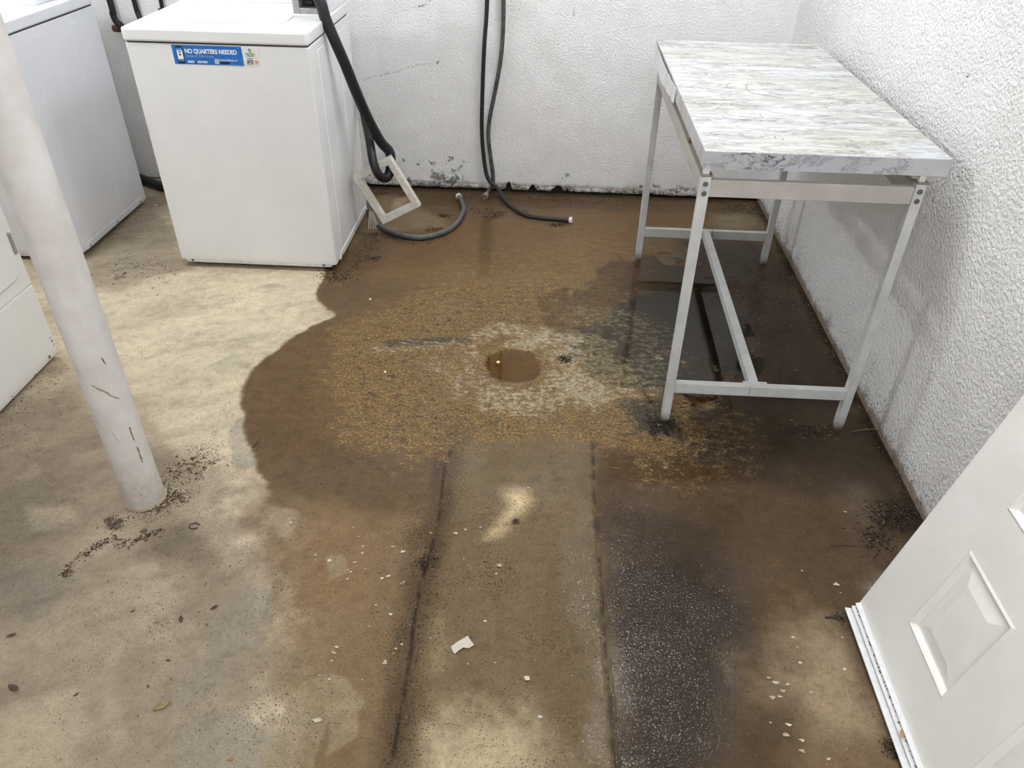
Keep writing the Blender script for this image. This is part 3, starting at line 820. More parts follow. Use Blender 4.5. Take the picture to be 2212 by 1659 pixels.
def washer(label, x0, x1, y0, y1, ztop, enm, lidm, bottom=0.028):
    root = thing('washing_machine', label, 'washing machine', ((x0+x1)/2, (y0+y1)/2, 0), None)
    zl = ztop-0.046
    m = MB(); slabtop(m, x0+0.004, x1-0.004, y0+0.003, y1, bottom, zl-0.006, 0.010)
    cab = m.build('cabinet', enm, root, bevel=0.003, bseg=2)
    # turned-in toe of the front sheet
    m = MB(); m.prism([(x0+0.035, bottom-0.012), (x1-0.030, bottom-0.012), (x1-0.006, bottom+0.012), (x0+0.006, bottom+0.012)], 1, y0+0.004, y0+0.03)
    toe = m.build('toe_flange', enm, root, bevel=0.003)
    for x in (x0+0.055, x1-0.06):
        screw(toe, (x, y0+0.004, bottom-0.001), (0, -1, 0), 0.006)
    m = MB(); slabtop(m, x0+0.008, x1-0.008, y0+0.008, y1-0.004, zl-0.010, zl+0.002, 0.010)
    m.build('seam', SEAM, root)
    m = MB(); slabtop(m, x0, x1, y0-0.002, y1, zl, ztop, 0.016)
    top = m.build('top_panel', enm, root, bevel=0.008, bseg=4)
    # loading lid with rolled front lip
    m = MB(); slabtop(m, x0+0.135, x1-0.125, y0+0.125, y1-0.125, ztop-0.002, ztop+0.0045, 0.03)
    lid = m.build('lid', lidm, root, bevel=0.003, bseg=3)
    m = MB(); slabtop(m, x0+0.215, x1-0.265, y0+0.116, y0+0.132, ztop, ztop+0.005, 0.006)
    m.build('lid_grip', lidm, lid, bevel=0.002)
    feet(root, x0+0.06, x1-0.06, y0+0.06, y1-0.06, bottom)
    emboss_side(cab, x1-0.004, 1, y0, enm)
    return root, cab

# ------------------------------------------------------------------ washer with the blue sticker
WX0, WX1, WY0, WY1, WZ = -1.566, -0.883, 2.892, 3.520, 0.955
w_a, cab_a = washer('white top-loading washer with a blue payment sticker on its front', WX0, WX1, WY0, WY1, WZ, ENAMEL, LIDM, 0.034)
m = MB(); m.prism([(3.415, WZ), (3.52, WZ), (3.52, 1.16), (3.46, 1.16)], 0, WX0+0.004, -1.012)
con = m.build('console', ENAMEL, w_a, bevel=0.006, bseg=3)
m = MB(); m.prism([(3.415, WZ+0.0), (3.4135, WZ+0.006), (3.4165, WZ+0.012), (3.43, WZ+0.004)], 0, WX0+0.006, -1.014)
m.build('console_trim', ENAMEL2, con)
# coin meter: white housing, grey metal frame around a dark opening
m = MB(); m.box(-1.004, WX1-0.004, 3.222, 3.52, WZ, 1.20)
mh = m.build('coin_meter_housing', ENAMEL2, w_a, bevel=0.004)
m = MB()
x0, x1, y0, y1, z0, z1 = -1.010, -0.898, 3.168, 3.224, WZ, 1.20
m.box(x0, x0+0.026, y0, y1, z0, z1).box(x1-0.012, x1, y0, y1, z0, z1).box(x0+0.026, x1-0.012, y0, y1, z0, z0+0.030).box(x0+0.026, x1-0.012, y0, y1, z1-0.02, z1)
m.build('coin_meter_frame', GALV, w_a, bevel=0.002)
MB().box(x0-0.004, x1+0.004, y0-0.006, y1, WZ, WZ+0.010).build('coin_meter_foot', ENAMEL, w_a, bevel=0.002)
m = MB(); m.box(x0+0.02, x1-0.01, y1-0.012, y1-0.004, z0+0.028, z1-0.018)
bi = m.build('coin_slot_interior', BLACK_IN, w_a)
MB().box(-0.965, -0.940, y1-0.030, y1-0.012, z0+0.040, z0+0.050).build('coin_lever', plain('dark lever', srgb(58, 62, 70), 0.4, 0.5), bi, bevel=0.001)

# sticker
BLUE = plain('sticker blue', srgb(22, 104, 184), 0.35, var=0.02)
WHITE = plain('print white', srgb(244, 244, 242), 0.4, var=0.01)
CREAM = plain('sticker cream', srgb(228, 226, 218), 0.4, var=0.01)
INK = plain('print black', srgb(28, 28, 34), 0.4, var=0.01)
PALE = plain('print pale blue', srgb(140, 182, 222), 0.4, var=0.01)
GREEN = plain('print green', srgb(110, 170, 60), 0.4, var=0.01)
TEAL = plain('print blue mark', srgb(60, 130, 190), 0.4, var=0.01)
RED = plain('print red', srgb(200, 60, 50), 0.4, var=0.01)
SY = WY0-0.0002+0.003
RX = Matrix.Rotation(math.pi/2, 4, 'X')
def flat(m, x0, x1, z0, z1, lvl):
    m.box(x0, x1, SY-0.0006-0.0004*lvl, SY+0.0005, z0, z1)
    return m
sx0, sx1, sx2, sz0, sz1 = -1.390, -1.133, -1.073, 0.8345, 0.9005
stk = flat(MB(), sx0, sx1, sz0, sz1, 0).build('sticker', BLUE, w_a)
stk['label'] = 'blue payment sticker'
def onstk(name, s, size, x, z, mat, bold=0.0, sq=1.0, lvl=3, par=None):
    return text_part(name, s, size, (x, SY-0.0006-0.0004*lvl, z), RX, mat, par or stk, bold, 'LEFT', sq)
onstk('headline_lettering', 'NO QUARTERS NEEDED', 0.0212, -1.3445, 0.8735, WHITE, 0.0006, 0.835)
onstk('subline_lettering', 'Swipe or Slide to pay.', 0.0140, -1.3425, 0.8600, PALE, 0.0, 0.85)
# phone picture
ph = MB().prism(rrect(-1.3765, -1.3510, 0.8375, 0.8975, 0.004, 4), 1, SY-0.0012, SY).build('phone_picture', INK, stk)
for (a, b, c_, d_, mt) in ((-1.3742, -1.3533, 0.8445, 0.8905, WHITE),):
    MB().box(a, b, SY-0.0016, SY, c_, d_).build('phone_screen', mt, stk)
for (a, b, c_, d_, mt) in ((-1.3742, -1.3533, 0.8825, 0.8905, TEAL), (-1.3742, -1.3533, 0.8445, 0.8520, TEAL), (-1.370, -1.358, 0.876, 0.879, INK)):
    MB().box(a, b, SY-0.0020, SY, c_, d_).build('screen_band', mt, stk)
MB().lathe([(0.0036, 0), (0.0036, 0.0004)], (-1.3635, SY-0.0018, 0.868), (0, -1, 0), 16).build('screen_dot', INK, stk)
# row of little payment cards
for k, (cx, mt, mark) in enumerate(((-1.3350, WHITE, TEAL), (-1.3225, WHITE, RED), (-1.3110, BLUE, INK), (-1.2985, WHITE, RED), (-1.2855, WHITE, INK), (-1.2735, WHITE, TEAL))):
    cd_ = MB().box(cx-0.0055, cx+0.0055, SY-0.0014, SY, 0.8400, 0.8468).build('card_icon', mt, stk)
    MB().box(cx-0.0030, cx+0.0030, SY-0.0019, SY, 0.8422, 0.8446).build('card_mark', mark, stk)
# app box
fr_ = MB()
for (a, b, c_, d_) in ((-1.2420, -1.1400, 0.8568, 0.8573), (-1.2420, -1.1400, 0.8365, 0.8370), (-1.2420, -1.2415, 0.8365, 0.8573), (-1.1405, -1.1400, 0.8365, 0.8573)):
    fr_.box(a, b, SY-0.0014, SY, c_, d_)
fr_.build('box_outline', PALE, stk)
MB().prism(rrect(-1.2390, -1.2245, 0.8395, 0.8545, 0.002, 3), 1, SY-0.0014, SY).build('app_icon', WHITE, stk)
onstk('app_line_lettering', 'Download PayRange now!', 0.0078, -1.2205, 0.8500, WHITE, 0.0001, 0.80)
MB().prism(rrect(-1.2205, -1.1860, 0.8388, 0.8462, 0.001, 3), 1, SY-0.0014, SY).build('store_badge', INK, stk)
def ring_mark(cx, cz, r, par):
    mm = MB()
    for (a0, a1) in ((40, 190),):
        pts = [(cx+r*math.cos(math.radians(a)), cz+r*math.sin(math.radians(a))) for a in range(a0, a1+1, 15)]
        pts += [(cx+r*.45*math.cos(math.radians(a)), cz+r*.45*math.sin(math.radians(a))) for a in range(a1, a0-1, -15)]
        mm.prism(pts, 1, SY-0.0020, SY)
    mm.build('logo_blue_arc', TEAL, par)
    mm = MB()
    pts = [(cx+r*math.cos(math.radians(a)), cz+r*math.sin(math.radians(a))) for a in range(-150, 31, 15)]
    pts += [(cx+r*.45*math.cos(math.radians(a)), cz+r*.45*math.sin(math.radians(a))) for a in range(30, -151, -15)]
    mm.prism(pts, 1, SY-0.0020, SY)
    mm.build('logo_green_arc', GREEN, par)
ring_mark(-1.2318, 0.8470, 0.0052, stk)
lab2 = MB().box(sx1+0.0005, sx2, SY-0.0006, SY+0.0005, 0.8655, sz1-0.0005).box(sx1+0.0005, sx2+0.001, SY-0.0006, SY+0.0005, sz0, 0.8650).build('sticker', CREAM, w_a)
lab2['label'] = 'cream logo sticker'
ring_mark(-1.1035, 0.8885, 0.0062, lab2)
onstk('logo_lettering', 'Pay', 0.0095, -1.1195, 0.8745, TEAL, 0.0003, 0.9, 3, lab2)
onstk('logo_lettering', 'Range', 0.0095, -1.1045, 0.8745, GREEN, 0.0003, 0.85, 3, lab2)
onstk('small_lettering', 'Accepted here', 0.0046, -1.1160, 0.8690, INK, 0.0001, 0.9, 3, lab2)
onstk('small_lettering', 'Serviced by', 0.0046, -1.1170, 0.8590, INK, 0.0001, 0.9, 3, lab2)
onstk('logo_lettering', 'JETZ', 0.0138, -1.1190, 0.8455, INK, 0.0004, 0.85, 3, lab2)
onstk('small_lettering', 'S E R V I C E', 0.0042, -1.1190, 0.8400, INK, 0.0001, 1.0, 3, lab2)
mm = MB()
for k in range(4):
    mm.box(-1.0905, -1.0780, SY-0.0016, SY, 0.8430+0.0033*k, 0.8430+0.0033*k+0.0014)
mm.build('flag_stripes', RED, lab2)

# ------------------------------------------------------------------ second washer, seen past the column
w_b, cab_b = washer('white washer with cool white side panel, half hidden behind the column', -2.688, -2.003, 2.892, 3.545, 0.958, ENAMEL2, LIDM)
m = MB(); m.box(-2.175, -2.052, 3.212, 3.52, 0.958, 1.18)
cb = m.build('coin_meter_housing', ENAMEL2, w_b, bevel=0.003)
for dx in (0.022, 0.050, 0.080):
    MB().prism([(-2.175+dx+0.008*math.cos(a), 0.9795+0.009*math.sin(a)) for a in np.linspace(0, math.pi, 9)], 1, 3.2105, 3.215).build('coin_hole', GALV, cb)
m = MB(); m.prism([(3.43, 0.958), (3.545, 0.958), (3.545, 1.15), (3.48, 1.15)], 0, -2.68, -2.18)
m.build('console', ENAMEL2, w_b, bevel=0.006)

# ------------------------------------------------------------------ dryer on the left
DX, DY0, DY1 = -1.711, 1.495, 2.182
dr = thing('dryer', 'white front-loading dryer with a hinged door, beside the column', 'dryer', (-2.05, 1.84, 0))
m = MB(); m.prism(rrect(-2.42, DX-0.004, DY0, DY1, 0.010, 4), 2, 0.018, 1.03)
body = m.build('cabinet', ENAMEL3, dr, bevel=0.003)
m = MB(); m.prism([(DY0+0.002, 0.022), (DY1-0.002, 0.022), (DY1-0.002, 0.292), (DY0+0.002, 0.292)], 0, DX-0.006, DX)
lp = m.build('lower_panel', ENAMEL3, dr, bevel=0.006, bseg=3)
for yy in (1.565, 2.125):
    screw(lp, (DX, yy, 0.036), (1, 0, 0), 0.006)
m = MB(); m.prism([(DY0+0.002, 0.297), (DY1-0.002, 0.297), (DY1-0.002, 0.985), (DY0+0.002, 0.985)], 0, DX-0.006, DX-0.0005)
fp = m.build('front_panel', ENAMEL3, dr, bevel=0.004)
m = MB(); m.prism(rrect(1.560, 2.153, 0.340, 0.860, 0.055, 8), 0, DX-0.002, DX+0.0005)
m.build('door_seam', SEAM, fp)
m = MB(); m.prism(rrect(1.563, 2.150, 0.343, 0.857, 0.053, 8), 0, DX-0.001, DX+0.007)
door = m.build('door', ENAMEL3, dr, bevel=0.005, bseg=3)
for z in (0.418, 0.74):
    hg = MB().box(DX+0.0005, DX+0.011, 2.146, 2.160, z, z+0.072).build('hinge', GALV, door, bevel=0.001)
m = MB(); m.prism(rrect(-2.43, DX+0.004, DY0-0.004, DY1+0.003, 0.014, 4), 2, 1.03, 1.07)
m.build('top_panel', ENAMEL3, dr, bevel=0.008, bseg=3)
feet(dr, -2.36, -1.77, DY0+0.06, DY1-0.06, 0.02)
SC = plain('scuffed bare metal', srgb(84, 82, 80), 0.6)
for (yy, zz, h_, w_) in ((2.166, 0.070, 0.012, 0.006), (2.163, 0.088, 0.006, 0.004), (2.168, 0.056, 0.007, 0.004), (2.03, 0.026, 0.003, 0.012), (1.90, 0.030, 0.004, 0.006)):
    MB().prism([(yy-w_/2, zz), (yy+w_/2, zz+h_*0.2), (yy+w_/3, zz+h_), (yy-w_/3, zz+h_*0.8)], 0, DX-0.0005, DX+0.0006).build('paint_scuff', SC, lp)

# ================================================================== SUPPORT COLUMN
def column_material():
    t = NT('scuffed white column paint')
    c = t.coord()
    n1 = t.noise(c, 9, 5, 0.6); n2 = t.noise(c, 70, 5, 0.7); n3 = t.noise(c, 200, 3, 0.6)
    base = t.mix(t.step(n1, 0.3, 0.7), srgb(202, 196, 190), srgb(218, 214, 210))
    z = t.n('ShaderNodeSeparateXYZ', i={0: c}).outputs[2]
    low = t.step(t.math('ADD', z, t.math('MULTIPLY', t.math('SUBTRACT', n2, 0.5), 0.25)), 0.16, 0.0)
    base = t.mix(t.math('MULTIPLY', low, 0.45), base, srgb(150, 130, 106))
    sm = t.step(t.noise(t.mapping(c, (14, 14, 3)), 1.0, 4, 0.6), 0.60, 0.80)
    base = t.mix(t.math('MULTIPLY', sm, 0.28), base, srgb(170, 146, 118))
    sp_ = t.step(t.math('ADD', n3, t.math('MULTIPLY', t.step(z, 0.35, 0.0), 0.06)), 0.73, 0.77)
    base = t.mix(t.math('MULTIPLY', sp_, 0.7), base, srgb(70, 60, 54))
    t.bsdf(Base_Color=base, Roughness=0.55, Normal=t.bump(t.math('ADD', t.noise(c, 24, 3), t.math('MULTIPLY', n2, 0.3)), 0.18, 0.006))
    return t.m
CX, CY, CR_ = -1.099, 1.509, 0.0515
colm = thing('support_column', 'round white-painted steel column with scuffs and rust', 'column', (CX, CY, 0))
CMAT = column_material()
prof = [(CR_, 0.001), (CR_+0.0006, 0.03), (CR_, 0.08)] + [(CR_, z) for z in np.linspace(0.2, CEIL-0.001, 30)]
MB().lathe(prof, (CX, CY, 0), (0, 0, 1), 48).build('pipe', CMAT, colm, smooth=True)
MB().lathe([(CR_+0.006, 0.0), (CR_+0.005, 0.003), (CR_-0.002, 0.006)], (CX, CY, 0), (0, 0, 1), 40).build('base_skim', plain('dirty skim', srgb(160, 142, 118), 0.8), colm, smooth=True)
def col_patch(name, mat, pts, lift=0.0007):
    """flake on the pipe, pts = (angle deg about column, z) polygon strip"""
    mm = MB()
    vs = []
    for (a, z) in pts:
        a = math.radians(a)
        vs.append((CX+(CR_+lift)*math.cos(a), CY+(CR_+lift)*math.sin(a), z))
    mm.add(vs, [tuple(range(len(vs)))])
    return mm.build(name, mat, colm)
RUSTM = plain('rusty scratch', srgb(158, 124, 84), 0.8, var=0.2, vscale=150)
SCUFF = plain('black scuff', srgb(84, 80, 84), 0.8, var=0.25, vscale=200)
SCRAPE = plain('brown scrape', srgb(164, 150, 126), 0.8, var=0.15, vscale=150)
# camera azimuth seen from the column is about -54 degrees
def jag(a0, z0, a1, z1, w, n, seed):
    r = random.Random(seed)
    up_, dn = [], []
    for k in range(n+1):
        t_ = k/n
        a = a0+(a1-a0)*t_; z = z0+(z1-z0)*t_
        ww = w*(0.25+0.75*math.sin(math.pi*min(max(t_, 0.04), 0.96)))*r.uniform(0.5, 1.3)
        up_.append((a+r.uniform(-1.5, 1.5), z+ww)); dn.append((a+r.uniform(-1.5, 1.5), z-ww))
    return up_ + dn[::-1]
for k, (m_, a0, z0, a1, z1, w, n) in enumerate(((SCUFF, -40, 0.505, -34, 0.480, 0.006, 6), (SCRAPE, -88, 0.435, -58, 0.408, 0.0035, 9), (SCRAPE, -66, 0.418, -42, 0.385, 0.0045, 9), (SCRAPE, -45, 0.388, -30, 0.375, 0.003, 6),
                                                (SCRAPE, -78, 0.285, -70, 0.245, 0.0025, 7), (SCUFF, -66, 0.062, -62, 0.056, 0.003, 4))):
    col_patch('scrape', m_, jag(a0, z0, a1, z1, w, n, k))
def vjag(a, z0, z1, wa, n, seed):
    r = random.Random(seed)
    L, R_ = [], []
    for k in range(n+1):
        z = z0+(z1-z0)*k/n
        L.append((a-wa*r.uniform(0.3, 1.0), z)); R_.append((a+wa*r.uniform(0.3, 1.0), z))
    return L + R_[::-1]
col_patch('rust_scratch', RUSTM, vjag(-31, 0.238, 0.283, 3.0, 10, 3))
col_patch('rust_scratch', RUSTM, vjag(-29, 0.160, 0.215, 3.2, 10, 4))

# ================================================================== MARBLE-TOP TABLE
def marble(name, sc, vein_cols, dark, thr, rough=0.22, ground=((186, 184, 176), (194, 195, 196))):
    t = NT(name)
    c = t.coord()
    v = t.mapping(c, sc)
    d = t.n('ShaderNodeTexNoise', i={'Vector': v, 'Scale': 0.8, 'Detail': 5, 'Roughness': 0.6})
    vv = t.n('ShaderNodeVectorMath', operation='MULTIPLY_ADD')
    t.s(vv, 0, d.outputs['Color']); t.s(vv, 1, (1.5, 0.55, 1.0)); t.s(vv, 2, v)
    n = t.noise(vv.outputs[0], 1.1, 7, 0.62, 0.7)
    ridge = t.math('ABSOLUTE', t.math('SUBTRACT', n, 0.5))
    line = t.step(ridge, thr, 0.0)
    n2 = t.noise(vv.outputs[0], 2.7, 6, 0.65, 0.5)
    line2 = t.step(t.math('ABSOLUTE', t.math('SUBTRACT', n2, 0.47)), thr*0.8, 0.0)
    cloud = t.step(t.noise(t.mapping(c, (3.0, 7.0, 5.0)), 1.0, 3, 0.55), 0.35, 0.68)
    base = t.mix(cloud, srgb(*ground[0]), srgb(*ground[1]))
    base = t.mix(t.math('MULTIPLY', line, dark*0.6), base, vein_cols[0])
    gate = t.step(t.noise(v, 0.9, 3, 0.5), 0.42, 0.62)
    base = t.mix(t.math('MULTIPLY', t.math('MULTIPLY', line2, gate), dark), base, vein_cols[1])
    n4 = t.noise(c, 190, 2, 0.5)
    base = t.mix(t.math('MULTIPLY', t.step(n4, 0.79, 0.81), 0.8), base, srgb(70, 66, 62))
    t.bsdf(Base_Color=base, Roughness=rough, Specular_IOR_Level=0.4)
    return t.m
MTOP = marble('marble laminate top', (4.6, 19.0, 8.0), (srgb(128, 123, 108), srgb(84, 82, 76)), 1.0, 0.058, 0.4)
MEDGE = marble('marble laminate edge', (7.0, 1.0, 10.0), (srgb(118, 120, 126), srgb(44, 46, 54)), 1.0, 0.036, 0.3, ((176, 177, 179), (188, 189, 191)))
MSIDE = marble('marble laminate side', (10.0, 16.0, 4.0), (srgb(170, 172, 178), srgb(120, 122, 128)), 0.6, 0.07)
ALU = NT('grey painted aluminium')
def alu_():
    t = ALU
    c = t.coord()
    n1 = t.noise(c, 12, 4, 0.6); n2 = t.noise(c, 90, 4, 0.65)
    base = t.mix(t.step(n1, 0.3, 0.7), srgb(186, 187, 184), srgb(204, 204, 200))
    z = t.n('ShaderNodeSeparateXYZ', i={0: c}).outputs[2]
    rust = t.math('MULTIPLY', t.step(t.math('ADD', z, t.math('MULTIPLY', n2, 0.05)), 0.075, 0.028), 0.7)
    base = t.mix(rust, base, srgb(96, 74, 54))
    base = t.mix(t.math('MULTIPLY', t.step(n2, 0.70, 0.74), 0.7), base, srgb(84, 72, 62))
    t.bsdf(Base_Color=base, Roughness=0.5, Metallic=0.0)
    return t.m
ALU = alu_()
DIRTALU = plain('grubby aluminium', srgb(182, 176, 167), 0.5, 0.0, var=0.07, vscale=14)
CAPM = plain('brown-grey steel cap', srgb(138, 126, 112), 0.55, 0.3, var=0.1)

TX0, TX1, TY0, TY1, TZ, TT = 0.400, 1.031, 1.983, 3.288, 0.886, 0.045
tb = thing('folding_table', 'marble-pattern laminate table on grey square metal legs', 'table', ((TX0+TX1)/2, (TY0+TY1)/2, 0))
top = MB().box(TX0+0.0015, TX1-0.0015, TY0+0.0015, TY1-0.0015, TZ-TT, TZ).build('tabletop', MTOP, tb, bevel=0.0008, bseg=1)
MB().box(TX0, TX1, TY0, TY0+0.0016, TZ-TT, TZ-0.0005).build('edge_band', MEDGE, top)
MB().box(TX1-0.0016, TX1, TY0+0.0016, TY1, TZ-TT, TZ-0.0005).build('edge_band', MSIDE, top)
MB().box(TX0, TX0+0.0016, TY0+0.0016, TY1, TZ-TT, TZ-0.0005).build('edge_band', MSIDE, top)
# edge band peeling off at the far left
vs, fs = [], []
N = 26
r = random.Random(5)
for k in range(N+1):
    y = 2.60+(3.27-2.60)*k/N
    bow = 0.010*math.sin(math.pi*k/N)+0.002*r.random()
    vs += [(TX0-0.001-bow*0.6, y, TZ-0.010+0.003*r.random()), (TX0-0.003-bow, y, TZ-TT-0.012*math.sin(math.pi*k/N)-0.010*r.random())]
for k in range(N):
    fs.append((2*k, 2*k+1, 2*k+3, 2*k+2))
pe = MB().add(vs, fs).build('peeling_edge_strip', plain('torn laminate strip', srgb(222, 222, 220), 0.5), top)
sol = pe.modifiers.new('thick', 'SOLIDIFY'); sol.thickness = 0.0012
# glue residue on the tabletop
GLUE = plain('glue residue', srgb(238, 222, 206), 0.6, var=0.16, vscale=120)
GLUE2 = plain('brown glue rim', srgb(172, 146, 126), 0.6, var=0.1, vscale=120)
def ell(cx, cy_, rx, ry, rot, n=20, a0=0, a1=360):
    return [(cx+rx*math.cos(math.radians(a))*math.cos(rot)-ry*math.sin(math.radians(a))*math.sin(rot), cy_+rx*math.cos(math.radians(a))*math.sin(rot)+ry*math.sin(math.radians(a))*math.cos(rot)) for a in np.linspace(a0, a1, n, endpoint=(a1-a0) < 360)]
for (q_, rx, ry, rot) in (((0.597,2.640,0.886), 0.030, 0.013, 0.0), ((0.660,2.626,0.886), 0.032, 0.016, -0.3), ((0.499,2.202,0.886), 0.020, 0.008, 0.0)):
    MB().prism(ell(q_[0], q_[1], rx, ry, rot), 2, TZ, TZ+0.0004).build('glue_residue', GLUE, top)
q_ = (0.631,2.600,0.886)
pts = [(0.640,2.668,0.886), (0.624,2.610,0.886), (0.628,2.557,0.886), (0.657,2.534,0.886), (0.702,2.508,0.886), (0.720,2.499,0.886)]
MB().tube([(p[0], p[1], TZ+0.0002) for p in pts], 0.0011, 6, True, 6).build('glue_rim', GLUE2, top, smooth=True)
pts = [(0.565,2.614,0.886), (0.567,2.643,0.886), (0.587,2.668,0.886)]
MB().tube([(p[0], p[1], TZ+0.0002) for p in pts], 0.0012, 6, True, 6).build('glue_rim', GLUE2, top, smooth=True)
q_ = (0.610,2.310,0.886)
MB().box(q_[0]-0.0006, q_[0]+0.0006, q_[1]-0.025, q_[1]+0.022, TZ-0.0001, TZ+0.0003).build('knife_cut', INK, top)
DOT = plain('burn speck', srgb(60, 54, 50), 0.7)
for q_ in ((0.691,3.018,0.886), (0.709,2.682,0.886), (0.833,2.452,0.886), (0.840,2.439,0.886), (0.626,2.100,0.886), (0.857,2.465,0.886), (0.829,2.423,0.886), (0.608,2.117,0.886), (0.539,3.013,0.886)):
    MB().prism(ell(q_[0], q_[1], 0.0035, 0.0022, random.random()*3, 8), 2, TZ-0.0001, TZ+0.0003).build('burn_speck', DOT, top)

LW = 0.0265
legs = {}
for key, lx, ly in (('fl', 0.400, 1.974), ('fr', 0.957, 1.974), ('bl', 0.402, 3.132), ('br', 0.957, 3.132)):
    m = MB().box(lx, lx+LW, ly, ly+LW, 0.010, 0.822)
    lg = m.build('leg', ALU, tb, bevel=0.0015)
    MB().box(lx+0.001, lx+LW-0.001, ly+0.001, ly+LW-0.001, 0.0, 0.011).build('foot_cap', CAPM, lg, bevel=0.001)
    MB().box(lx-0.0025, lx+LW+0.0025, ly-0.0025, ly+LW+0.0025, 0.8215, 0.8255).build('leg_cap', CAPM, lg, bevel=0.001)
    MB().box(lx+0.004, lx+0.020, ly+0.006, ly+0.022, 0.8255, TZ-TT).build('standoff', ALU, lg)
    if key[0] == 'f':
        for dz in (0.0, 0.026):
            MB().lathe([(0.0072, -0.001), (0.0072, 0.0012), (0.0062, 0.0026), (0.0030, 0.0028), (0.0026, 0.0010)], (lx+LW/2, ly-0.0003, 0.775+dz), (0, -1, 0), 18).build('rivet', SCREW, lg, smooth=True)
    legs[key] = lg
MB().box(0.4265, 0.957, 1.979, 1.997, 0.764, 0.811).build('end_rail', DIRTALU, tb, bevel=0.0012)
MB().box(0.4285, 0.957, 3.136, 3.154, 0.764, 0.811).build('end_rail', DIRTALU, tb, bevel=0.0012)
MB().box(0.405, 0.4205, 2.0005, 3.132, 0.762, 0.808).build('side_rail', DIRTALU, tb, bevel=0.0012)
MB().box(0.963, 0.9785, 2.0005, 3.132, 0.762, 0.808).build('side_rail', ALU, tb, bevel=0.0012)
for y_ in (2.28, 2.85):
    MB().box(0.407, 0.4185, y_, y_+0.02, 0.808, TZ-TT).build('rail_clip', CAPM, tb)
    MB().box(0.965, 0.9765, y_, y_+0.02, 0.808, TZ-TT).build('rail_clip', CAPM, tb)
s1 = MB().box(0.4265, 0.957, 1.976, 1.999, 0.114, 0.150).build('stretcher', ALU, tb, bevel=0.0012)
s2 = MB().box(0.4285, 0.957, 3.134, 3.156, 0.112, 0.150).build('stretcher', ALU, tb, bevel=0.0012)
MB().box(0.6595, 0.6605, 1.9752, 1.9995, 0.113, 0.1506).build('weld_seam', SC, s1)
MB().box(0.7215, 0.7235, 3.1330, 3.156, 0.111, 0.1506).build('weld_seam', SC, s2)
screw(s2, (0.712, 3.1335, 0.130), (0, -1, 0), 0.005)
MB().box(0.640, 0.715, 1.979, 2.004, 0.1500, 0.1525).build('joint_plate', ALU, s1)
a_ = Vector((0.676, 1.999, 0.140)); b_ = Vector((0.694, 3.134, 0.140))
M_ = Matrix.Translation(a_) @ Matrix.Rotation(-math.atan2(b_.x-a_.x, b_.y-a_.y), 4, 'Z')
MB().box(-0.0145, 0.0145, 0.0, (b_-a_).length, -0.022, 0.010, M_).build('long_stretcher', ALU, tb, bevel=0.0015)

# ================================================================== LEANING DOOR
LEAN = math.radians(12)
DB = Vector((0.800, 1.2495, 0.010))
MD = Matrix.Translation(DB) @ Matrix(((math.sin(LEAN), 0, -math.cos(LEAN), 0), (0, -1, 0, 0), (math.cos(LEAN), 0, math.sin(LEAN), 0), (0, 0, 0, 1)))
# local axes: x up the door, y towards the hinge side (room -Y), z out of the visible face
DWH, DHH, DTH = 0.762, 2.03, 0.035
DOORP = NT('satin white door paint')
def dpaint():
    t = DOORP
    c = t.coord()
    n1 = t.noise(c, 6, 4, 0.6)
    base = t.mix(t.step(n1, 0.3, 0.7), srgb(220, 217, 210), srgb(228, 226, 220))
    base = t.mix(t.math('MULTIPLY', t.step(t.noise(c, 160, 2, 0.5), 0.77, 0.80), 0.4), base, srgb(150, 138, 124))
    t.bsdf(Base_Color=base, Roughness=0.38, Normal=t.bump(t.noise(c, 300, 2), 0.05, 0.001))
    return t.m
DOORP = dpaint()
ld = thing('panel_door', 'loose white six-panel door leaning against the side wall', 'door', (0.80, 0.87, 0))
# panel openings (up0, up1, w0, w1)
wc = [(0.146, 0.336), (0.468, 0.658)]
uc = [(0.150, 0.392), (0.512, 1.10), (1.22, 1.80)]
us = sorted({0.0, DHH} | {v for p in uc for v in p}); ws = sorted({0.0, DWH} | {v for p in wc for v in p})
m = MB()
m.box(0.0, DHH, 0.0, DWH, -DTH, -0.010, MD)
for i in range(len(us)-1):
    for j in range(len(ws)-1):
        if any(abs(us[i]-a) < 1e-6 for a, b in uc) and any(abs(ws[j]-a) < 1e-6 for a, b in wc):
            continue
        m.box(us[i], us[i+1], ws[j], ws[j+1], -0.0102, 0.0, MD)
slab = m.build('slab', DOORP, ld)
for (u0, u1) in uc:
    for (w0, w1_) in wc:
        # stepped moulding then a raised field
        rings = [(0.0, 0.0), (0.006, 0.0025), (0.010, -0.001), (0.016, -0.0085), (0.022, -0.0085), (0.050, -0.0015), (0.052, -0.0010)]
        vs, fs = [], []
        for (ins, hh) in rings:
            vs += [MD @ Vector(p) for p in ((u0+ins, w0+ins, hh), (u1-ins, w0+ins, hh), (u1-ins, w1_-ins, hh), (u0+ins, w1_-ins, hh))]
        for k in range(len(rings)-1):
            for e in range(4):
                e2 = (e+1) % 4
                fs.append((k*4+e, k*4+e2, k*4+4+e2, k*4+4+e))
        k = len(rings)-1
        fs.append((k*4, k*4+1, k*4+2, k*4+3))
        MB().add(vs, fs).build('raised_panel', DOORP, ld)
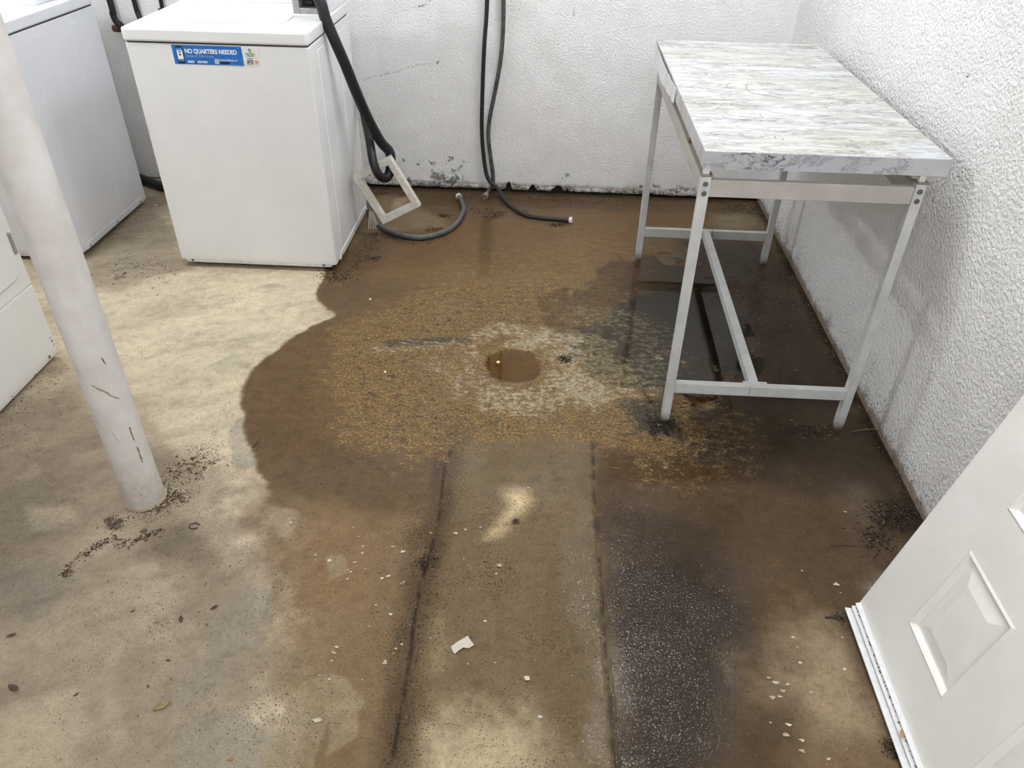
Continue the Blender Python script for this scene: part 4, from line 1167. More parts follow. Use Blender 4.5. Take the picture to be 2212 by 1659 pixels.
# vinyl sweep along the bottom edge: carrier and three fins
VIN = plain('white vinyl sweep', srgb(232, 232, 230), 0.4, var=0.05, vscale=60)
sw = MB().box(-0.004, 0.030, 0.003, DWH-0.003, 0.0, 0.006, MD).build('door_sweep', VIN, ld, bevel=0.001)
for (u, z_, h_) in ((0.026, 0.006, 0.006), (0.014, 0.006, 0.010), (0.003, 0.006, 0.022)):
    MB().prism([(u-0.003, 0.005), (u+0.003, 0.005), (u+0.0015, z_+h_), (u-0.0020, z_+h_)], 1, 0.004, DWH-0.004, MD).build('sweep_fin', VIN, sw, bevel=0.0008)

# ================================================================== HOSES
HOSE = plain('black rubber hose', srgb(16, 16, 17), 0.5, var=0.15, vscale=60)
HOSEG = plain('grey-black dusty hose', srgb(78, 80, 82), 0.5, var=0.22, vscale=50)
HOSEB = plain('worn black hose', srgb(34, 34, 34), 0.5, var=0.25, vscale=40)
HOSEW = plain('hose with plaster splashes', srgb(86, 86, 82), 0.55, var=0.30, vscale=22)
BRASS = plain('corroded fitting', srgb(168, 158, 142), 0.55, 0.3, var=0.25, vscale=120)
WFIT = plain('white plastic fitting', srgb(222, 218, 208), 0.5, var=0.1, vscale=80)
RUSTY = plain('rusty brown fitting', srgb(122, 82, 56), 0.7, 0.2, var=0.3, vscale=120)
def fitting(parent, p, d, mat, r=0.013, ln=0.022, name='end_fitting'):
    d = Vector(d).normalized()
    p = Vector(p)
    MB().lathe([(r*0.75, -0.012), (r*0.75, 0.0), (r, 0.001), (r*1.04, ln*0.3), (r, ln*0.6), (r*1.04, ln*0.85), (r, ln), (r*0.7, ln), (r*0.6, ln*0.4)], p, d, 20).build(name, mat, parent, smooth=True)

# big drain hose: from the wall outlet, down past the washer, U-bend, back behind the washer
dh = thing('drain_hose', 'thick black drain hose sagging past the washer side into a U-bend', 'hose', (-0.72, 3.27, 0.3))
main = [(-1.02, 3.84, 1.56), (-1.00, 3.70, 1.55), (-0.985, 3.45, 1.46), (-0.965, 3.22, 1.28), (-0.945, 3.125, 1.12), (-0.889,3.118,1.023), (-0.874,3.118,0.960), (-0.851,3.125,0.886), (-0.825,3.150,0.788), (-0.799,3.180,0.674), (-0.771,3.220,0.559), (-0.735,3.260,0.451), (-0.703, 3.276, 0.400), (-0.700, 3.268, 0.350), (-0.704, 3.250, 0.316),
        (-0.716, 3.220, 0.303), (-0.735, 3.196, 0.318), (-0.750, 3.190, 0.350), (-0.764, 3.205, 0.395), (-0.782, 3.262, 0.44), (-0.815, 3.36, 0.495), (-0.855, 3.47, 0.555), (-0.905, 3.56, 0.60), (-0.98, 3.58, 0.62)]
hb_ = MB().tube(main, lambda t: 0.0215-0.003*sstep(0.55, 0.75, t), 20, True, 8).build('hose', HOSE, dh, smooth=True)

# plastic frame hanging on the U-bend
FC = [Vector(p) for p in ((-0.870,3.235,0.301), (-0.692,3.235,0.397), (-0.560,3.235,0.179), (-0.740,3.235,0.083))]
fx = (FC[1]-FC[0]); fy = (FC[3]-FC[0])
Lx, Ly = fx.length, fy.length
ux = fx.normalized(); uy = (fy - ux*fy.dot(ux)).normalized(); un = Vector((0, -1, 0))
MF = Matrix(((ux.x, uy.x, 0, FC[0].x), (ux.y, uy.y, -1, FC[0].y), (ux.z, uy.z, 0, FC[0].z), (0, 0, 0, 1)))
FRM = plain('aged white plastic', srgb(218, 213, 202), 0.45, var=0.08, vscale=40)
wf = thing('plastic_frame', 'square white plastic frame hanging on the black drain hose bend', 'frame', (FC[0]+FC[2])/2)
bw = 0.030
for nm, a in (('frame_bar', (0, Lx, 0, bw)), ('frame_bar', (0, Lx, Ly-bw, Ly)), ('frame_bar', (0, bw, bw, Ly-bw)), ('frame_bar', (Lx-bw, Lx, bw, Ly-bw))):
    MB().box(a[0], a[1], a[2], a[3], -0.006, 0.008, MF).build(nm, FRM, wf, bevel=0.0025)
m = MB()
for a in ((0, Lx, 0, 0.004), (0, Lx, Ly-0.004, Ly), (0, 0.004, 0, Ly), (Lx-0.004, Lx, 0, Ly), (bw-0.003, Lx-bw+0.003, bw-0.003, bw), (bw-0.003, Lx-bw+0.003, Ly-bw, Ly-bw+0.003), (bw-0.003, bw, bw, Ly-bw), (Lx-bw, Lx-bw+0.003, bw, Ly-bw)):
    m.box(a[0], a[1], a[2], a[3], -0.022, -0.005, MF)
m.build('frame_rim', FRM, wf)
MB().lathe([(0.0035, 0), (0.0035, 0.003), (0.002, 0.004)], MF @ Vector((0.022, Ly-0.020, 0.008)), (0, -1, 0), 12).build('screw_post', FRM, wf, smooth=True)

# hose looping on the floor from behind the washer
lp_ = [(-0.933,3.720,0.030), (-0.893,3.575,0.012), (-0.836,3.412,0.012), (-0.767,3.323,0.012), (-0.691,3.268,0.012), (-0.589,3.243,0.012), (-0.489,3.302,0.012), (-0.434,3.412,0.012), (-0.417,3.563,0.012), (-0.435,3.667,0.014), (-0.455,3.718,0.022)]
fh = thing('fill_hose', 'grey ribbed fill hose looped on the wet floor by the washer', 'hose', (-0.62, 3.35, 0))
MB().tube(lp_, 0.0118, 14, True, 8).build('hose', HOSEG, fh, smooth=True)
for k in range(3):
    pth = []
    C_ = catmull(lp_, 8)
    for i, p in enumerate(C_):
        a = (C_[min(i+1, len(C_)-1)]-C_[max(i-1, 0)]); sd = Vector((a.y, -a.x, 0)).normalized()
        an = math.radians(60+30*k)
        pth.append(p + sd*math.cos(an)*0.0116 + Vector((0, 0, 1))*math.sin(an)*0.0116)
    MB().tube(pth, 0.0012, 6).build('rib', plain('hose rib', srgb(126, 128, 130), 0.5), fh, smooth=True)
dv = Vector(lp_[-1])-Vector(lp_[-2])
fitting(fh, lp_[-1], dv, WFIT, 0.0150, 0.016)

# two hoses hanging on the back wall
ha = thing('wall_hose', 'black hose hanging on the back wall, its white-tipped end lying on the floor', 'hose', (-0.30, 3.83, 0))
pa = [(-0.315, 3.835, 2.0), (-0.315, 3.835, 1.3), (-0.319,3.835,0.922), (-0.333,3.835,0.724), (-0.343,3.835,0.513), (-0.347,3.835,0.334), (-0.338,3.835,0.193), (-0.316,3.825,0.087), (-0.262, 3.795, 0.045), (-0.214, 3.700, 0.014), (-0.120,3.561,0.010), (-0.039,3.530,0.010), (0.029,3.519,0.010), (0.090,3.510,0.012)]
MB().tube(pa, 0.0098, 14, True, 8).build('hose', HOSEB, ha, smooth=True)
dv = Vector(pa[-1])-Vector(pa[-2])
fitting(ha, pa[-1], dv, plain('dark collar', srgb(50, 32, 30), 0.6), 0.0125, 0.016, 'collar')
fitting(ha, Vector(pa[-1])+dv.normalized()*0.018, dv, WFIT, 0.0155, 0.014)
hb = thing('wall_hose', 'paint-splashed grey hose curving on the back wall, corroded end turned down', 'hose', (-0.25, 3.84, 0))
pb = [(-0.240, 3.845, 2.0), (-0.245, 3.845, 1.3), (-0.244,3.845,0.922), (-0.247,3.845,0.765), (-0.259,3.845,0.641), (-0.283,3.845,0.512), (-0.308,3.845,0.389), (-0.315,3.845,0.297), (-0.304,3.850,0.189), (-0.292,3.850,0.104), (-0.294,3.848,0.042), (-0.308, 3.815, 0.030), (-0.322, 3.765, 0.020)]
MB().tube(pb, 0.0098, 14, True, 8).build('hose', HOSEW, hb, smooth=True)
fitting(hb, pb[-1], Vector(pb[-1])-Vector(pb[-2]), BRASS, 0.0155, 0.020)
# clips that hold both hoses high on the wall, above the frame
for (x, par) in ((-0.315, ha), (-0.242, hb)):
    MB().box(x-0.02, x+0.02, 3.848, 3.869, 1.86, 1.88).build('wall_clip', GALV, par)

# supply hoses behind the two washers
h1 = thing('supply_hose', 'paint-spattered black hose ending in a rusty elbow between the washers', 'hose', (-2.09, 3.84, 0.75))
MB().tube([(-2.115, 3.842, 1.5), (-2.090,3.842,0.876), (-2.093,3.842,0.826), (-2.086,3.840,0.786), (-2.060,3.830,0.767), (-2.02, 3.80, 0.73), (-1.92, 3.72, 0.72)], 0.0145, 14, True, 8).build('hose', HOSE, h1, smooth=True)
q_ = (-2.092,3.838,0.762)
MB().lathe([(0.018, -0.008), (0.020, 0.0), (0.020, 0.014), (0.015, 0.016)], (q_[0], q_[1], q_[2]-0.012), (0.15, 0, 1), 16).build('elbow_fitting', RUSTY, h1, smooth=True)
h2 = thing('supply_hose', 'plain black hose dropping behind the washer corner', 'hose', (-1.98, 3.85, 0.8))
MB().tube([(-2.00, 3.852, 1.5), (-1.979,3.852,0.877), (-1.975,3.852,0.827), (-1.965,3.840,0.780), (-1.93, 3.80, 0.6)], 0.0115, 14, True, 8).build('hose', HOSE, h2, smooth=True)
h3 = thing('supply_hose', 'short black hose rising over the washer lid edge at the wall', 'hose', (-1.85, 3.85, 0.8))
MB().tube([(-1.845, 3.855, 1.5), (-1.852,3.855,0.880), (-1.865,3.855,0.830), (-1.86, 3.845, 0.6)], 0.0095, 14, True, 8).build('hose', HOSE, h3, smooth=True)
h4 = thing('drain_hose', 'thick black hose on the floor in the gap between washers', 'hose', (-2.1, 3.78, 0))
MB().tube([(-2.45, 3.80, 0.35), (-2.36, 3.82, 0.15), (-2.24, 3.82, 0.055), (-2.12, 3.775, 0.027), (-1.98, 3.70, 0.025), (-1.80, 3.66, 0.025), (-1.60, 3.68, 0.05)], 0.024, 16, True, 8).build('hose', HOSE, h4, smooth=True)

# frayed plastic tag beside the floor hose
tg = thing('frayed_strip', 'torn strip of whitish plastic standing against the floor hose', 'plastic strip', (-0.83, 3.36, 0))
TGM = plain('cloudy plastic', srgb(176, 168, 154), 0.5, var=0.12)
for k in range(5):
    a = -0.35+0.17*k
    b0 = Vector((-0.838+0.006*k, 3.345, 0.0)); tp = Vector((-0.842+0.004*k+0.0, 3.372, 0.075+0.004*(k % 2)))
    b0.x += 0.012*(k-1.5)*0.5
    dx = Vector((0.0035, 0, 0))
    MB().add([b0-dx, b0+dx, tp+dx*0.8, tp-dx*0.8, b0-dx+Vector((0, 0.0015, 0)), b0+dx+Vector((0, 0.0015, 0)), tp+dx*0.8+Vector((0, 0.0015, 0)), tp-dx*0.8+Vector((0, 0.0015, 0))], [(0, 1, 2, 3), (4, 7, 6, 5), (0, 4, 5, 1), (1, 5, 6, 2), (2, 6, 7, 3), (3, 7, 4, 0)]).build('strand', TGM, tg)

# ================================================================== LITTER ON THE FLOOR
def island_mat(name, stops, rough=0.75, spec=0.3):
    t = NT(name)
    g = t.n('ShaderNodeNewGeometry').outputs['Random Per Island']
    t.bsdf(Base_Color=t.ramp(g, stops), Roughness=rough, Specular_IOR_Level=spec)
    return t.m
DIRT = island_mat('dark lint and dirt', [(0.0, srgb(26, 20, 16)), (0.55, srgb(52, 40, 30)), (0.85, srgb(86, 66, 46)), (1.0, srgb(150, 124, 90))])
STRAW = island_mat('dry brown litter', [(0.0, srgb(40, 30, 22)), (0.5, srgb(84, 66, 48)), (0.85, srgb(128, 104, 76)), (1.0, srgb(196, 176, 140))])
SLUDGE = island_mat('wet black sludge', [(0.0, srgb(14, 13, 12)), (0.7, srgb(34, 28, 22)), (1.0, srgb(60, 46, 32))], 0.22, 0.5)
def shard(m, c, ln, wd, hh, yaw, tilt, r):
    M = Matrix.Translation(c) @ Matrix.Rotation(yaw, 4, 'Z') @ Matrix.Rotation(tilt, 4, 'Y')
    j = lambda: r.uniform(0.5, 1.0)
    vs = [(-ln*j(), -wd*j(), 0), (ln*j(), -wd*j(), 0), (ln*j(), wd*j(), 0), (-ln*j(), wd*j(), 0), (-ln*j()*.8, -wd*j()*.6, hh), (ln*j()*.8, -wd*j()*.6, hh*j()), (ln*j()*.8, wd*j()*.6, hh), (-ln*j()*.8, wd*j()*.6, hh*j())]
    m.add([M @ Vector(v) for v in vs], [(3, 2, 1, 0), (4, 5, 6, 7), (0, 1, 5, 4), (1, 2, 6, 5), (2, 3, 7, 6), (3, 0, 4, 7)])
def litter(label, pts, n, spread, mat, size=(0.002, 0.008), seed=1, name='dirt_litter', pile=0.004, thin=0.35, cat='dirt', dens=1.0):
    r = random.Random(seed)
    m = MB()
    P = [Vector((p[0], p[1], 0)) for p in pts]
    for k in range(int(n*1.4)):
        if len(P) == 1:
            c = P[0].copy()
        else:
            t = r.random()*(len(P)-1); i = int(t); c = P[i].lerp(P[i+1], t-i)
        g = r.gauss(0, 1); g2 = r.gauss(0, 1)
        c.x += g*spread*0.5; c.y += g2*spread*0.5
        if c.x > XR-0.006: c.x = XR-0.006-r.random()*0.02
        if c.y > YB-0.004: c.y = YB-0.004-r.random()*0.02
        if math.hypot(c.x-CX, c.y-CY) < CR_+0.004:
            d_ = Vector((c.x-CX, c.y-CY, 0)).normalized(); c.x = CX+d_.x*(CR_+0.008); c.y = CY+d_.y*(CR_+0.008)
        dens_h = math.exp(-(g*g+g2*g2)*0.5)
        s = r.uniform(*size)*0.72
        c.z = 0.0003 + pile*dens_h*r.random()
        shard(m, c, s, max(s*thin*r.uniform(0.3, 1.0), 0.0009), r.uniform(0.0008, 0.0025), r.uniform(0, 6.3), r.uniform(-0.25, 0.25), r)
    cx = sum(p.x for p in P)/len(P); cy_ = sum(p.y for p in P)/len(P)
    o = m.build(name, mat, loc=(cx, cy_, 0))
    return tag(o, label, cat, kind='stuff')

litter('dry grass and dirt litter heaped against the column base', [(-1.059,1.464),(-1.044,1.496),(-1.026,1.525),(-0.996,1.518)], 150, 0.035, STRAW, (0.003, 0.010), 1)
litter('dark twig litter scattered behind the column base', [(-1.056,1.580),(-1.040,1.641),(-1.008,1.685),(-0.987,1.666)], 150, 0.060, STRAW, (0.003, 0.011), 2)
litter('thin line of dirt along a crack in front of the column', [(-0.998,1.388),(-1.016,1.380),(-1.039,1.362),(-1.062,1.344),(-1.087,1.335),(-1.122,1.349),(-1.143,1.328),(-1.162,1.304),(-1.165,1.282)], 170, 0.016, DIRT, (0.002, 0.007), 3)
litter('black smudged dirt beside the column foot', [(-1.162,1.411),(-1.134,1.400),(-1.125,1.413)], 45, 0.03, DIRT, (0.002, 0.006), 4)
litter('curl of brown lint lying alone in front of the column', [(-1.188,1.266),(-1.185,1.247),(-1.179,1.229),(-1.174,1.241)], 55, 0.012, STRAW, (0.002, 0.008), 5)
litter('leaf litter and dark crumbs in front of the second washer', [(-1.955,2.883),(-1.836,2.808),(-1.749,2.879),(-1.645,2.783),(-1.575,2.852)], 110, 0.13, DIRT, (0.002, 0.008), 6)
litter('pale scraps and dust on the floor between the washers', [(-1.985,3.111),(-1.973,3.317),(-1.967,3.456),(-1.757,3.132)], 60, 0.12, STRAW, (0.002, 0.006), 7)
litter('clump of dark lint at the front corner of the stickered washer', [(-0.933,2.845),(-0.904,2.889),(-0.862,2.839),(-0.847,2.861)], 190, 0.055, DIRT, (0.002, 0.009), 8)
litter('dark dirt strewn along the side of the stickered washer', [(-0.841,2.895),(-0.814,3.029),(-0.796,3.161),(-0.806,3.294),(-0.743,3.249),(-0.664,3.232),(-0.596,3.213),(-0.525,3.244)], 260, 0.035, DIRT, (0.002, 0.008), 9)
litter('small dark lint pad on the damp floor near the washer side', [(-0.777,3.046),(-0.748,3.026),(-0.741,3.053)], 70, 0.020, DIRT, (0.002, 0.007), 10)
litter('wet leaf clump inside the loop of the floor hose', [(-0.529,3.518),(-0.514,3.542),(-0.493,3.521)], 70, 0.022, DIRT, (0.003, 0.009), 11)
litter('dirt gathered against the inside of the floor hose loop', [(-0.572,3.341),(-0.531,3.366),(-0.501,3.390)], 60, 0.02, DIRT, (0.002, 0.007), 12)
litter('wet lint mats beside the wall hoses', [(-0.301,3.528),(-0.257,3.543),(-0.225,3.592),(-0.378,3.606)], 160, 0.045, DIRT, (0.003, 0.009), 13)
litter('black lint caught on the lying wall hose', [(-0.157,3.610),(-0.126,3.601),(-0.098,3.592)], 60, 0.02, DIRT, (0.003, 0.009), 14, pile=0.014)
litter('black lint mat in front of the white hose end', [(0.024,3.470),(0.053,3.462),(0.091,3.498)], 80, 0.022, DIRT, (0.003, 0.009), 15)
litter('black dirt crumbs along the foot of the back wall', [(-0.932,3.795),(-0.743,3.833),(-0.447,3.811),(-0.202,3.785),(0.159,3.794),(0.517,3.792),(1.092,3.823)], 480, 0.05, DIRT, (0.002, 0.008), 16)
litter('leaf crumbs and dirt in the far corner by the walls', [(0.889,3.744),(0.987,3.765),(1.056,3.759)], 120, 0.08, DIRT, (0.003, 0.009), 17)
litter('dark dirt line along the foot of the side wall', [(1.095,3.835),(1.079,3.151),(1.086,2.707),(1.077,2.191),(1.087,1.931),(1.093,1.614)], 560, 0.035, DIRT, (0.002, 0.008), 18)
litter('wet dirt flecks under the table', [(0.795,3.172),(0.886,3.003),(1.009,2.851),(0.941,2.556),(1.024,2.342),(0.816,2.834)], 330, 0.28, DIRT, (0.003, 0.010), 19)
litter('black wet sludge around the front table leg', [(0.367,1.982),(0.385,1.935),(0.413,1.954),(0.435,1.963)], 230, 0.045, SLUDGE, (0.003, 0.011), 20, name='sludge')
litter('dark clumps beside the table leg next to the wall', [(0.840,1.963),(0.869,1.961),(0.930,1.942),(0.925,1.977)], 150, 0.040, DIRT, (0.003, 0.009), 21)
litter('black lint heap on the floor beside the leaning door', [(0.981,1.606),(1.011,1.599),(1.050,1.620),(0.966,1.543)], 330, 0.050, DIRT, (0.003, 0.011), 22)
litter('thin black scraps near the door edge on the dry floor', [(0.941,1.524),(0.942,1.490),(0.912,1.471)], 110, 0.05, DIRT, (0.003, 0.009), 23)
litter('black dirt packed at the lower corner of the leaning door', [(0.755,1.231),(0.764,1.224)], 50, 0.014, DIRT, (0.002, 0.006), 24)
litter('brown lint clump pressed under the door sweep', [(0.775,0.906),(0.777,0.891)], 110, 0.018, DIRT, (0.002, 0.007), 25)
litter('dark crumbs along the crack of the patched trench', [(-0.262,1.562),(-0.268,1.371),(-0.277,1.331),(-0.279,1.136),(-0.271,1.024),(-0.267,0.889),(-0.266,0.790)], 160, 0.024, DIRT, (0.0015, 0.005), 26, pile=0.001)
litter('black lint clump on the trench crack', [(-0.291,1.319),(-0.274,1.329),(-0.258,1.340)], 90, 0.022, DIRT, (0.002, 0.006), 27)
litter('fine dark grit strewn over the open floor', [(-0.958,1.158),(-0.785,1.318),(-0.489,1.122),(-0.626,0.876),(-0.050,1.220),(0.016,0.973),(0.642,1.268)], 420, 0.55, DIRT, (0.0010, 0.0034), 28, pile=0.0)
litter('dark crumbs at the foot of the dryer', [(-1.702,1.799),(-1.690,1.935),(-1.701,2.095),(-1.586,1.706)], 70, 0.09, DIRT, (0.002, 0.006), 29)
litter('black pebble-like clump on the white crust by the drain', [(0.080,2.308),(0.100,2.310)], 70, 0.022, SLUDGE, (0.003, 0.009), 30, name='sludge')
# grit sitting on the door sweep
r = random.Random(77)
m = MB()
for k in range(210):
    w = r.random()**1.1*0.45+0.004
    p = MD @ Vector((r.choice([0.008, 0.020, 0.021, 0.009])+r.gauss(0, 0.002), w, 0.0075+r.random()*0.003))
    shard(m, p, r.uniform(0.001, 0.0035), 0.0011, 0.0015, r.uniform(0, 6), r.uniform(-.5, .5), r)
o = m.build('sweep_grit', DIRT, ld); o['kind'] = 'stuff'

# single pieces
CHIP = plain('white paint flake', srgb(196, 186, 168), 0.6, var=0.10, vscale=90)
CHIP2 = plain('cream paint flake', srgb(170, 154, 126), 0.6, var=0.12, vscale=90)
def flake(pos, size, seed, mat, label, group, name='paint_chip', cat='paint chip', th=0.0009, asp=0.65):
    r = random.Random(seed)
    n = r.randint(7, 10)
    a0 = r.random()*6
    pts = []
    for k in range(n):
        a = a0+2*math.pi*k/n
        rr = size*0.85*r.uniform(0.35, 1.0)
        pts.append((pos[0]+rr*math.cos(a), pos[1]+rr*asp*math.sin(a)))
    m = MB()
    vs = []
    zb = [0.0010+0.0012*r.random() for _ in pts]
    vs = [(p[0], p[1], z) for p, z in zip(pts, zb)] + [(p[0], p[1], z+th) for p, z in zip(pts, zb)]
    cb_, ct = len(vs), len(vs)+1
    vs += [(pos[0], pos[1], 0.0006), (pos[0], pos[1], 0.0006+th)]
    fs = []
    for k in range(n):
        k2 = (k+1) % n
        fs += [(k, k2, n+k2, n+k), (cb_, k2, k), (ct, n+k, n+k2)]
    m.add(vs, fs)
    return tag(m.build(name, mat, loc=(pos[0], pos[1], 0)), label, cat, group)
GA = 'paint chips on the left side of the trench'
for k, (p, s) in enumerate(zip([(-0.446,1.047),(-0.443,1.063),(-0.461,1.285),(-0.459,1.316),(-0.470,1.291),(-0.450,1.372),(-0.370,1.378),(-0.341,1.362),(-0.446,1.349),(-0.562,1.318),(-0.526,1.318),(-0.464,1.261),(-0.426,1.297),(-0.363,1.279),(-0.377,1.270),(-0.325,1.256),(-0.321,1.262),(-0.335,1.163),(-0.346,1.179),(-0.377,1.187),(-0.664,1.443),(-0.601,1.386),(-0.566,1.334),(-0.446,1.026),(-0.324,1.030),(-0.294,1.080),(-0.306,1.068),(-0.309,1.055),(-0.440,0.979),(-0.443,0.881),(-0.381,1.124),(-0.465,0.987),(-0.489,1.438),(-0.468,1.406)],
        (.012, .008, .007, .008, .006, .007, .008, .010, .007, .007, .010, .007, .006, .012, .009, .007, .006, .008, .006, .005, .007, .005, .006, .005, .012, .006, .006, .006, .006, .014, .005, .005, .005, .005))):
    flake(p, s, 100+k, CHIP if k % 3 else CHIP2, 'small white paint chip on the brown floor left of the trench crack', GA)
GB = 'paint chips on the trench patch'
for k, (p, s) in enumerate(zip([(-0.081,1.333),(-0.089,1.305),(-0.020,1.629),(-0.007,1.551),(-0.030,1.609),(-0.105,1.159),(-0.074,1.046),(-0.135,1.039),(0.002,1.011),(-0.164,0.895),(0.033,0.920),(-0.209,1.436),(-0.277,1.433),(-0.184,1.452),(-0.177,1.347),(-0.152,1.253),(-0.143,1.463),(-0.229,1.101)],
        (.012, .006, .006, .005, .006, .007, .006, .005, .012, .008, .008, .009, .008, .006, .004, .004, .005, .004))):
    flake(p, s, 200+k, CHIP if k % 3 else CHIP2, 'small pale paint chip lying on the patched trench', GB)
GC = 'paint chips near the leaning door'
for k, (p, s) in enumerate(zip([(0.881,1.597),(0.781,1.332),(0.783,1.305),(0.631,1.163),(0.635,1.136),(0.631,1.094),(0.637,1.018),(0.729,1.082),(0.530,0.940),(0.568,0.938),(0.558,0.915),(0.589,0.904),(0.583,0.880),(0.633,0.867),(0.550,1.049),(0.564,1.038),(0.574,1.019),(0.565,1.004),(0.547,1.000),(0.588,1.034),(0.748,1.170),(0.704,1.370)],
        (.010, .012, .006, .008, .006, .008, .007, .008, .006, .010, .012, .010, .010, .008, .010, .012, .010, .008, .012, .008, .006, .005))):
    flake(p, s, 300+k, CHIP if k % 2 else CHIP2, 'pale paint chip on the floor in front of the leaning door', GC)
GD = 'paint scraps near the washers'
for k, (p, s) in enumerate(zip([(-1.958,3.520),(-2.008,3.463),(-1.839,3.378),(-1.618,2.785)], (.020, .016, .010, .008))):
    flake(p, s, 400+k, CHIP, 'curled white scrap on the floor in the gap between the washers', GD)

# torn paper
q0 = (-0.154,1.090)
pts = [(-0.179,1.081),(-0.165,1.096),(-0.148,1.109),(-0.143,1.114),(-0.135,1.102),(-0.125,1.090),(-0.137,1.080),(-0.150,1.081),(-0.158,1.073),(-0.167,1.063),(-0.173,1.069)]
m = MB()
n = len(pts)
zt = [0.0012+0.0012*random.random() for _ in pts]
vs = [(p[0], p[1], z) for p, z in zip(pts, zt)] + [(p[0], p[1], z+0.0006) for p, z in zip(pts, zt)]
m.add(vs, [tuple(range(n-1, -1, -1)), tuple(range(n, 2*n))] + [(k, (k+1) % n, n+(k+1) % n, n+k) for k in range(n)])
tag(m.build('paper_scrap', plain('damp white paper', srgb(190, 180, 166), 0.7, var=0.07, vscale=120), loc=(q0[0], q0[1], 0)), 'torn rectangular scrap of white paper on the trench patch', 'paper')

LEAF = plain('dark brown leaf', srgb(74, 54, 42), 0.7, var=0.2, vscale=120)
LEAF2 = plain('olive dry leaf', srgb(146, 126, 82), 0.7, var=0.2, vscale=120)
def leaf(pos, size, yaw, mat, label, group=None, curl=0.25):
    m = MB()
    n = 8
    vs, fs = [], []
    for k in range(n+1):
        t = k/n
        w = size*0.42*math.sin(math.pi*min(max(t, 0.03), 0.97))**0.8
        xx = (t-0.5)*2*size
        zz = 0.0015+curl*size*(2*t-1)**2*0.5
        for s_, dz in ((-1, curl*w*0.7), (0, 0), (1, curl*w*0.7)):
            vs.append((xx, s_*w, zz+dz))
    for k in range(n):
        a = k*3
        fs += [(a, a+3, a+4, a+1), (a+1, a+4, a+5, a+2)]
    M = Matrix.Translation((pos[0], pos[1], 0)) @ Matrix.Rotation(yaw, 4, 'Z')
    m.add([M @ Vector(v) for v in vs], fs)
    o = m.build('leaf', mat, loc=(pos[0], pos[1], 0), smooth=True)
    s_ = o.modifiers.new('thick', 'SOLIDIFY'); s_.thickness = 0.0006
    return tag(o, label, 'leaf', group)
GL = 'dark leaf bits on the dry floor'
for k, (p, s, y_) in enumerate(zip([(-0.768,1.153),(-0.834,1.114),(-0.960,1.129),(-0.767,1.103),(-0.818,1.002),(-0.982,0.906),(-0.835,0.935)], (.010, .011, .006, .004, .006, .006, .005), (.8, 2.0, .9, 1, 0, .8, 2))):
    leaf(p, s, y_, LEAF, 'small dark brown leaf bit on the dry floor before the column', GL)
leaf((-0.785,0.892), 0.019, 0.6, LEAF2, 'curled olive leaf on the dry concrete')
leaf((-1.126,0.912), 0.016, 2.8, LEAF, 'dark crescent leaf fragment on the dry concrete')
leaf((-1.210,1.043), 0.010, 0.5, LEAF, 'dark curled leaf fragment with a thin stalk')
leaf((-0.596,0.787), 0.007, 0.4, plain('rust brown leaf', srgb(150, 104, 62), 0.7), 'tiny rust-coloured leaf bit on the pale floor')
lf = leaf((0.0, 0.0), 0.014, 0.9, plain('tan leaf', srgb(170, 132, 92), 0.7), 'round tan leaf resting on the door sweep')
lf.location = MD @ Vector((0.020, 0.335, 0.012))
q_ = (-0.921,1.412)
m = MB(); m.tube([(q_[0]+0.013*math.cos(a), q_[1]+0.011*math.sin(a), 0.0022) for a in np.linspace(0.3, 5.9, 20)], 0.0016, 8)
tag(m.build('wire_ring', plain('dark wire', srgb(60, 62, 60), 0.5, 0.4), loc=(q_[0], q_[1], 0), smooth=True), 'open ring of dark wire in front of the column', 'wire')
# pebbles
PEB = plain('cream pebble', srgb(226, 206, 150), 0.5, var=0.06)
for k, (p, s) in enumerate(zip([(-0.152,2.268),(-0.700,2.675),(-0.543,2.173)], (.007, .005, .005))):
    o = MB().lathe([(0.2*s, -0.5*s), (0.8*s, -0.3*s), (s, 0.1*s), (0.75*s, 0.5*s), (0.2*s, 0.7*s)], (p[0], p[1], 0.5*s+(0.001 if k else -0.002)), (0.1*k, 0.05, 1), 12).build('pebble', PEB, loc=(p[0], p[1], 0), smooth=True)
    tag(o, ['cream pebble sitting in the amber drain pool', 'small cream grain on wet floor towards the washer', 'small cream grain on the ochre scale left of the drain'][k], 'pebble')
# twigs
TW = plain('dark twig', srgb(52, 40, 32), 0.7)
for k, (a, b, rr, lb) in enumerate((((1.096,1.983), (1.006,1.962), 0.0022, 'brown twig lying between the wall-side table leg and the side wall'), ((0.724,1.225), (0.757,1.223), 0.0024, 'grey twig poking out from the corner of the leaning door'), ((-0.872,1.743), (-0.863,1.792), 0.0016, 'forked dark twig on the edge of the damp stain'),
                                    ((0.805,1.463), (0.879,1.465), 0.0012, 'thin dark stalk on the floor near the door'))):
    mid = ((a[0]+b[0])/2+0.004, (a[1]+b[1])/2+0.003, 0.0035)
    o = MB().tube([(a[0], a[1], rr+0.0005), mid, (b[0], b[1], rr+0.0005)], lambda t, rr=rr: rr*(1.1-0.6*t), 8, True, 5).build('twig', TW if k != 0 else plain('pale twig', srgb(120, 96, 70), 0.7), loc=(a[0], a[1], 0), smooth=True)
    tag(o, lb, 'twig')

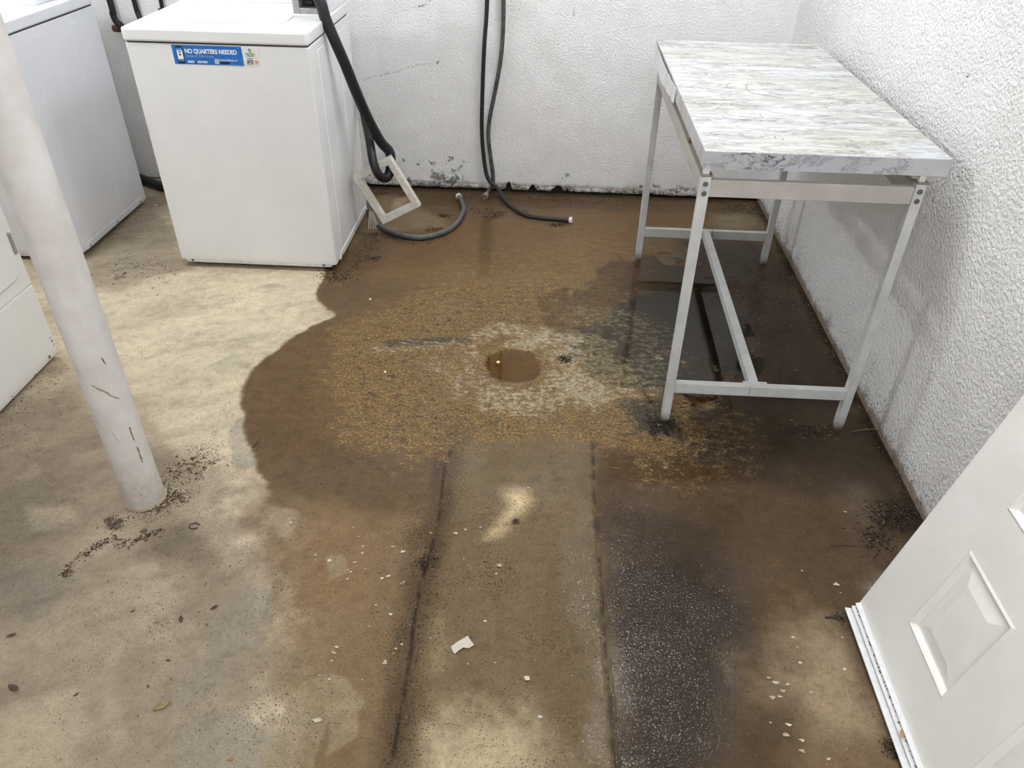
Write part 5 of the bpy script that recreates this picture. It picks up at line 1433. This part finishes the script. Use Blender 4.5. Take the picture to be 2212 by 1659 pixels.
# ================================================================== CEILING LIGHTS
def tube_mat(k):
    t = NT('lit fluorescent tube')
    e = t.n('ShaderNodeEmission', i={'Color': (0.87, 0.92, 1.0, 1), 'Strength': TUBE_EMISSION*k})
    t.t.links.new(e.outputs[0], t.out.inputs[0])
    return t.m
HOUS = plain('white lamp housing', srgb(230, 230, 228), 0.4)
for k, (lx, ly, hl, st_) in enumerate(FIXTURES):
    L = thing('ceiling_light', ['two-tube fluorescent strip light above the marble-top table', 'unseen two-tube fill light added near the front wall', 'short two-tube strip light near the back wall'][k], 'light', (lx, ly, CEIL-0.1))
    m = MB(); m.prism([(ly-0.09, CEIL-0.001), (ly+0.09, CEIL-0.001), (ly+0.05, CEIL-0.05), (ly-0.05, CEIL-0.05)], 0, lx-hl-0.03, lx+hl+0.03)
    m.build('housing', HOUS, L, bevel=0.003)
    em = tube_mat(st_)
    for dy in (-0.055, 0.055):
        tb_ = MB().tube([(lx-hl, ly+dy, CEIL-0.085), (lx+hl, ly+dy, CEIL-0.085)], 0.0165, 12).build('tube', em, L, smooth=True)
        for s_ in (-1, 1):
            MB().box(lx+s_*(hl+0.012)-0.010, lx+s_*(hl+0.012)+0.010, ly+dy-0.015, ly+dy+0.015, CEIL-0.105, CEIL-0.045).build('lamp_holder', HOUS, L)

BC, BR, BS = BULB
L = thing('pendant_lamp', 'globe bulb hanging on a short cord above the washers', 'lamp', (BC[0], BC[1], BC[2]))
MB().lathe([(0.05, 0.0), (0.05, -0.02), (0.02, -0.03)], (BC[0], BC[1], CEIL-0.001), (0, 0, 1), 20).build('ceiling_rose', HOUS, L, smooth=True)
MB().tube([(BC[0], BC[1], CEIL-0.02), (BC[0], BC[1], BC[2]+BR+0.05)], 0.004, 8).build('cord', RUBBER, L, smooth=True)
MB().lathe([(0.012, 0.06), (0.022, 0.05), (0.022, 0.0), (0.018, -0.005)], (BC[0], BC[1], BC[2]+BR-0.005), (0, 0, 1), 20).build('socket', HOUS, L, smooth=True)
MB().lathe([(BR*math.sin(a), -BR*math.cos(a)) for a in np.linspace(0.02, math.pi-0.25, 14)], BC, (0, 0, 1), 24).build('bulb', tube_mat(BS), L, smooth=True)
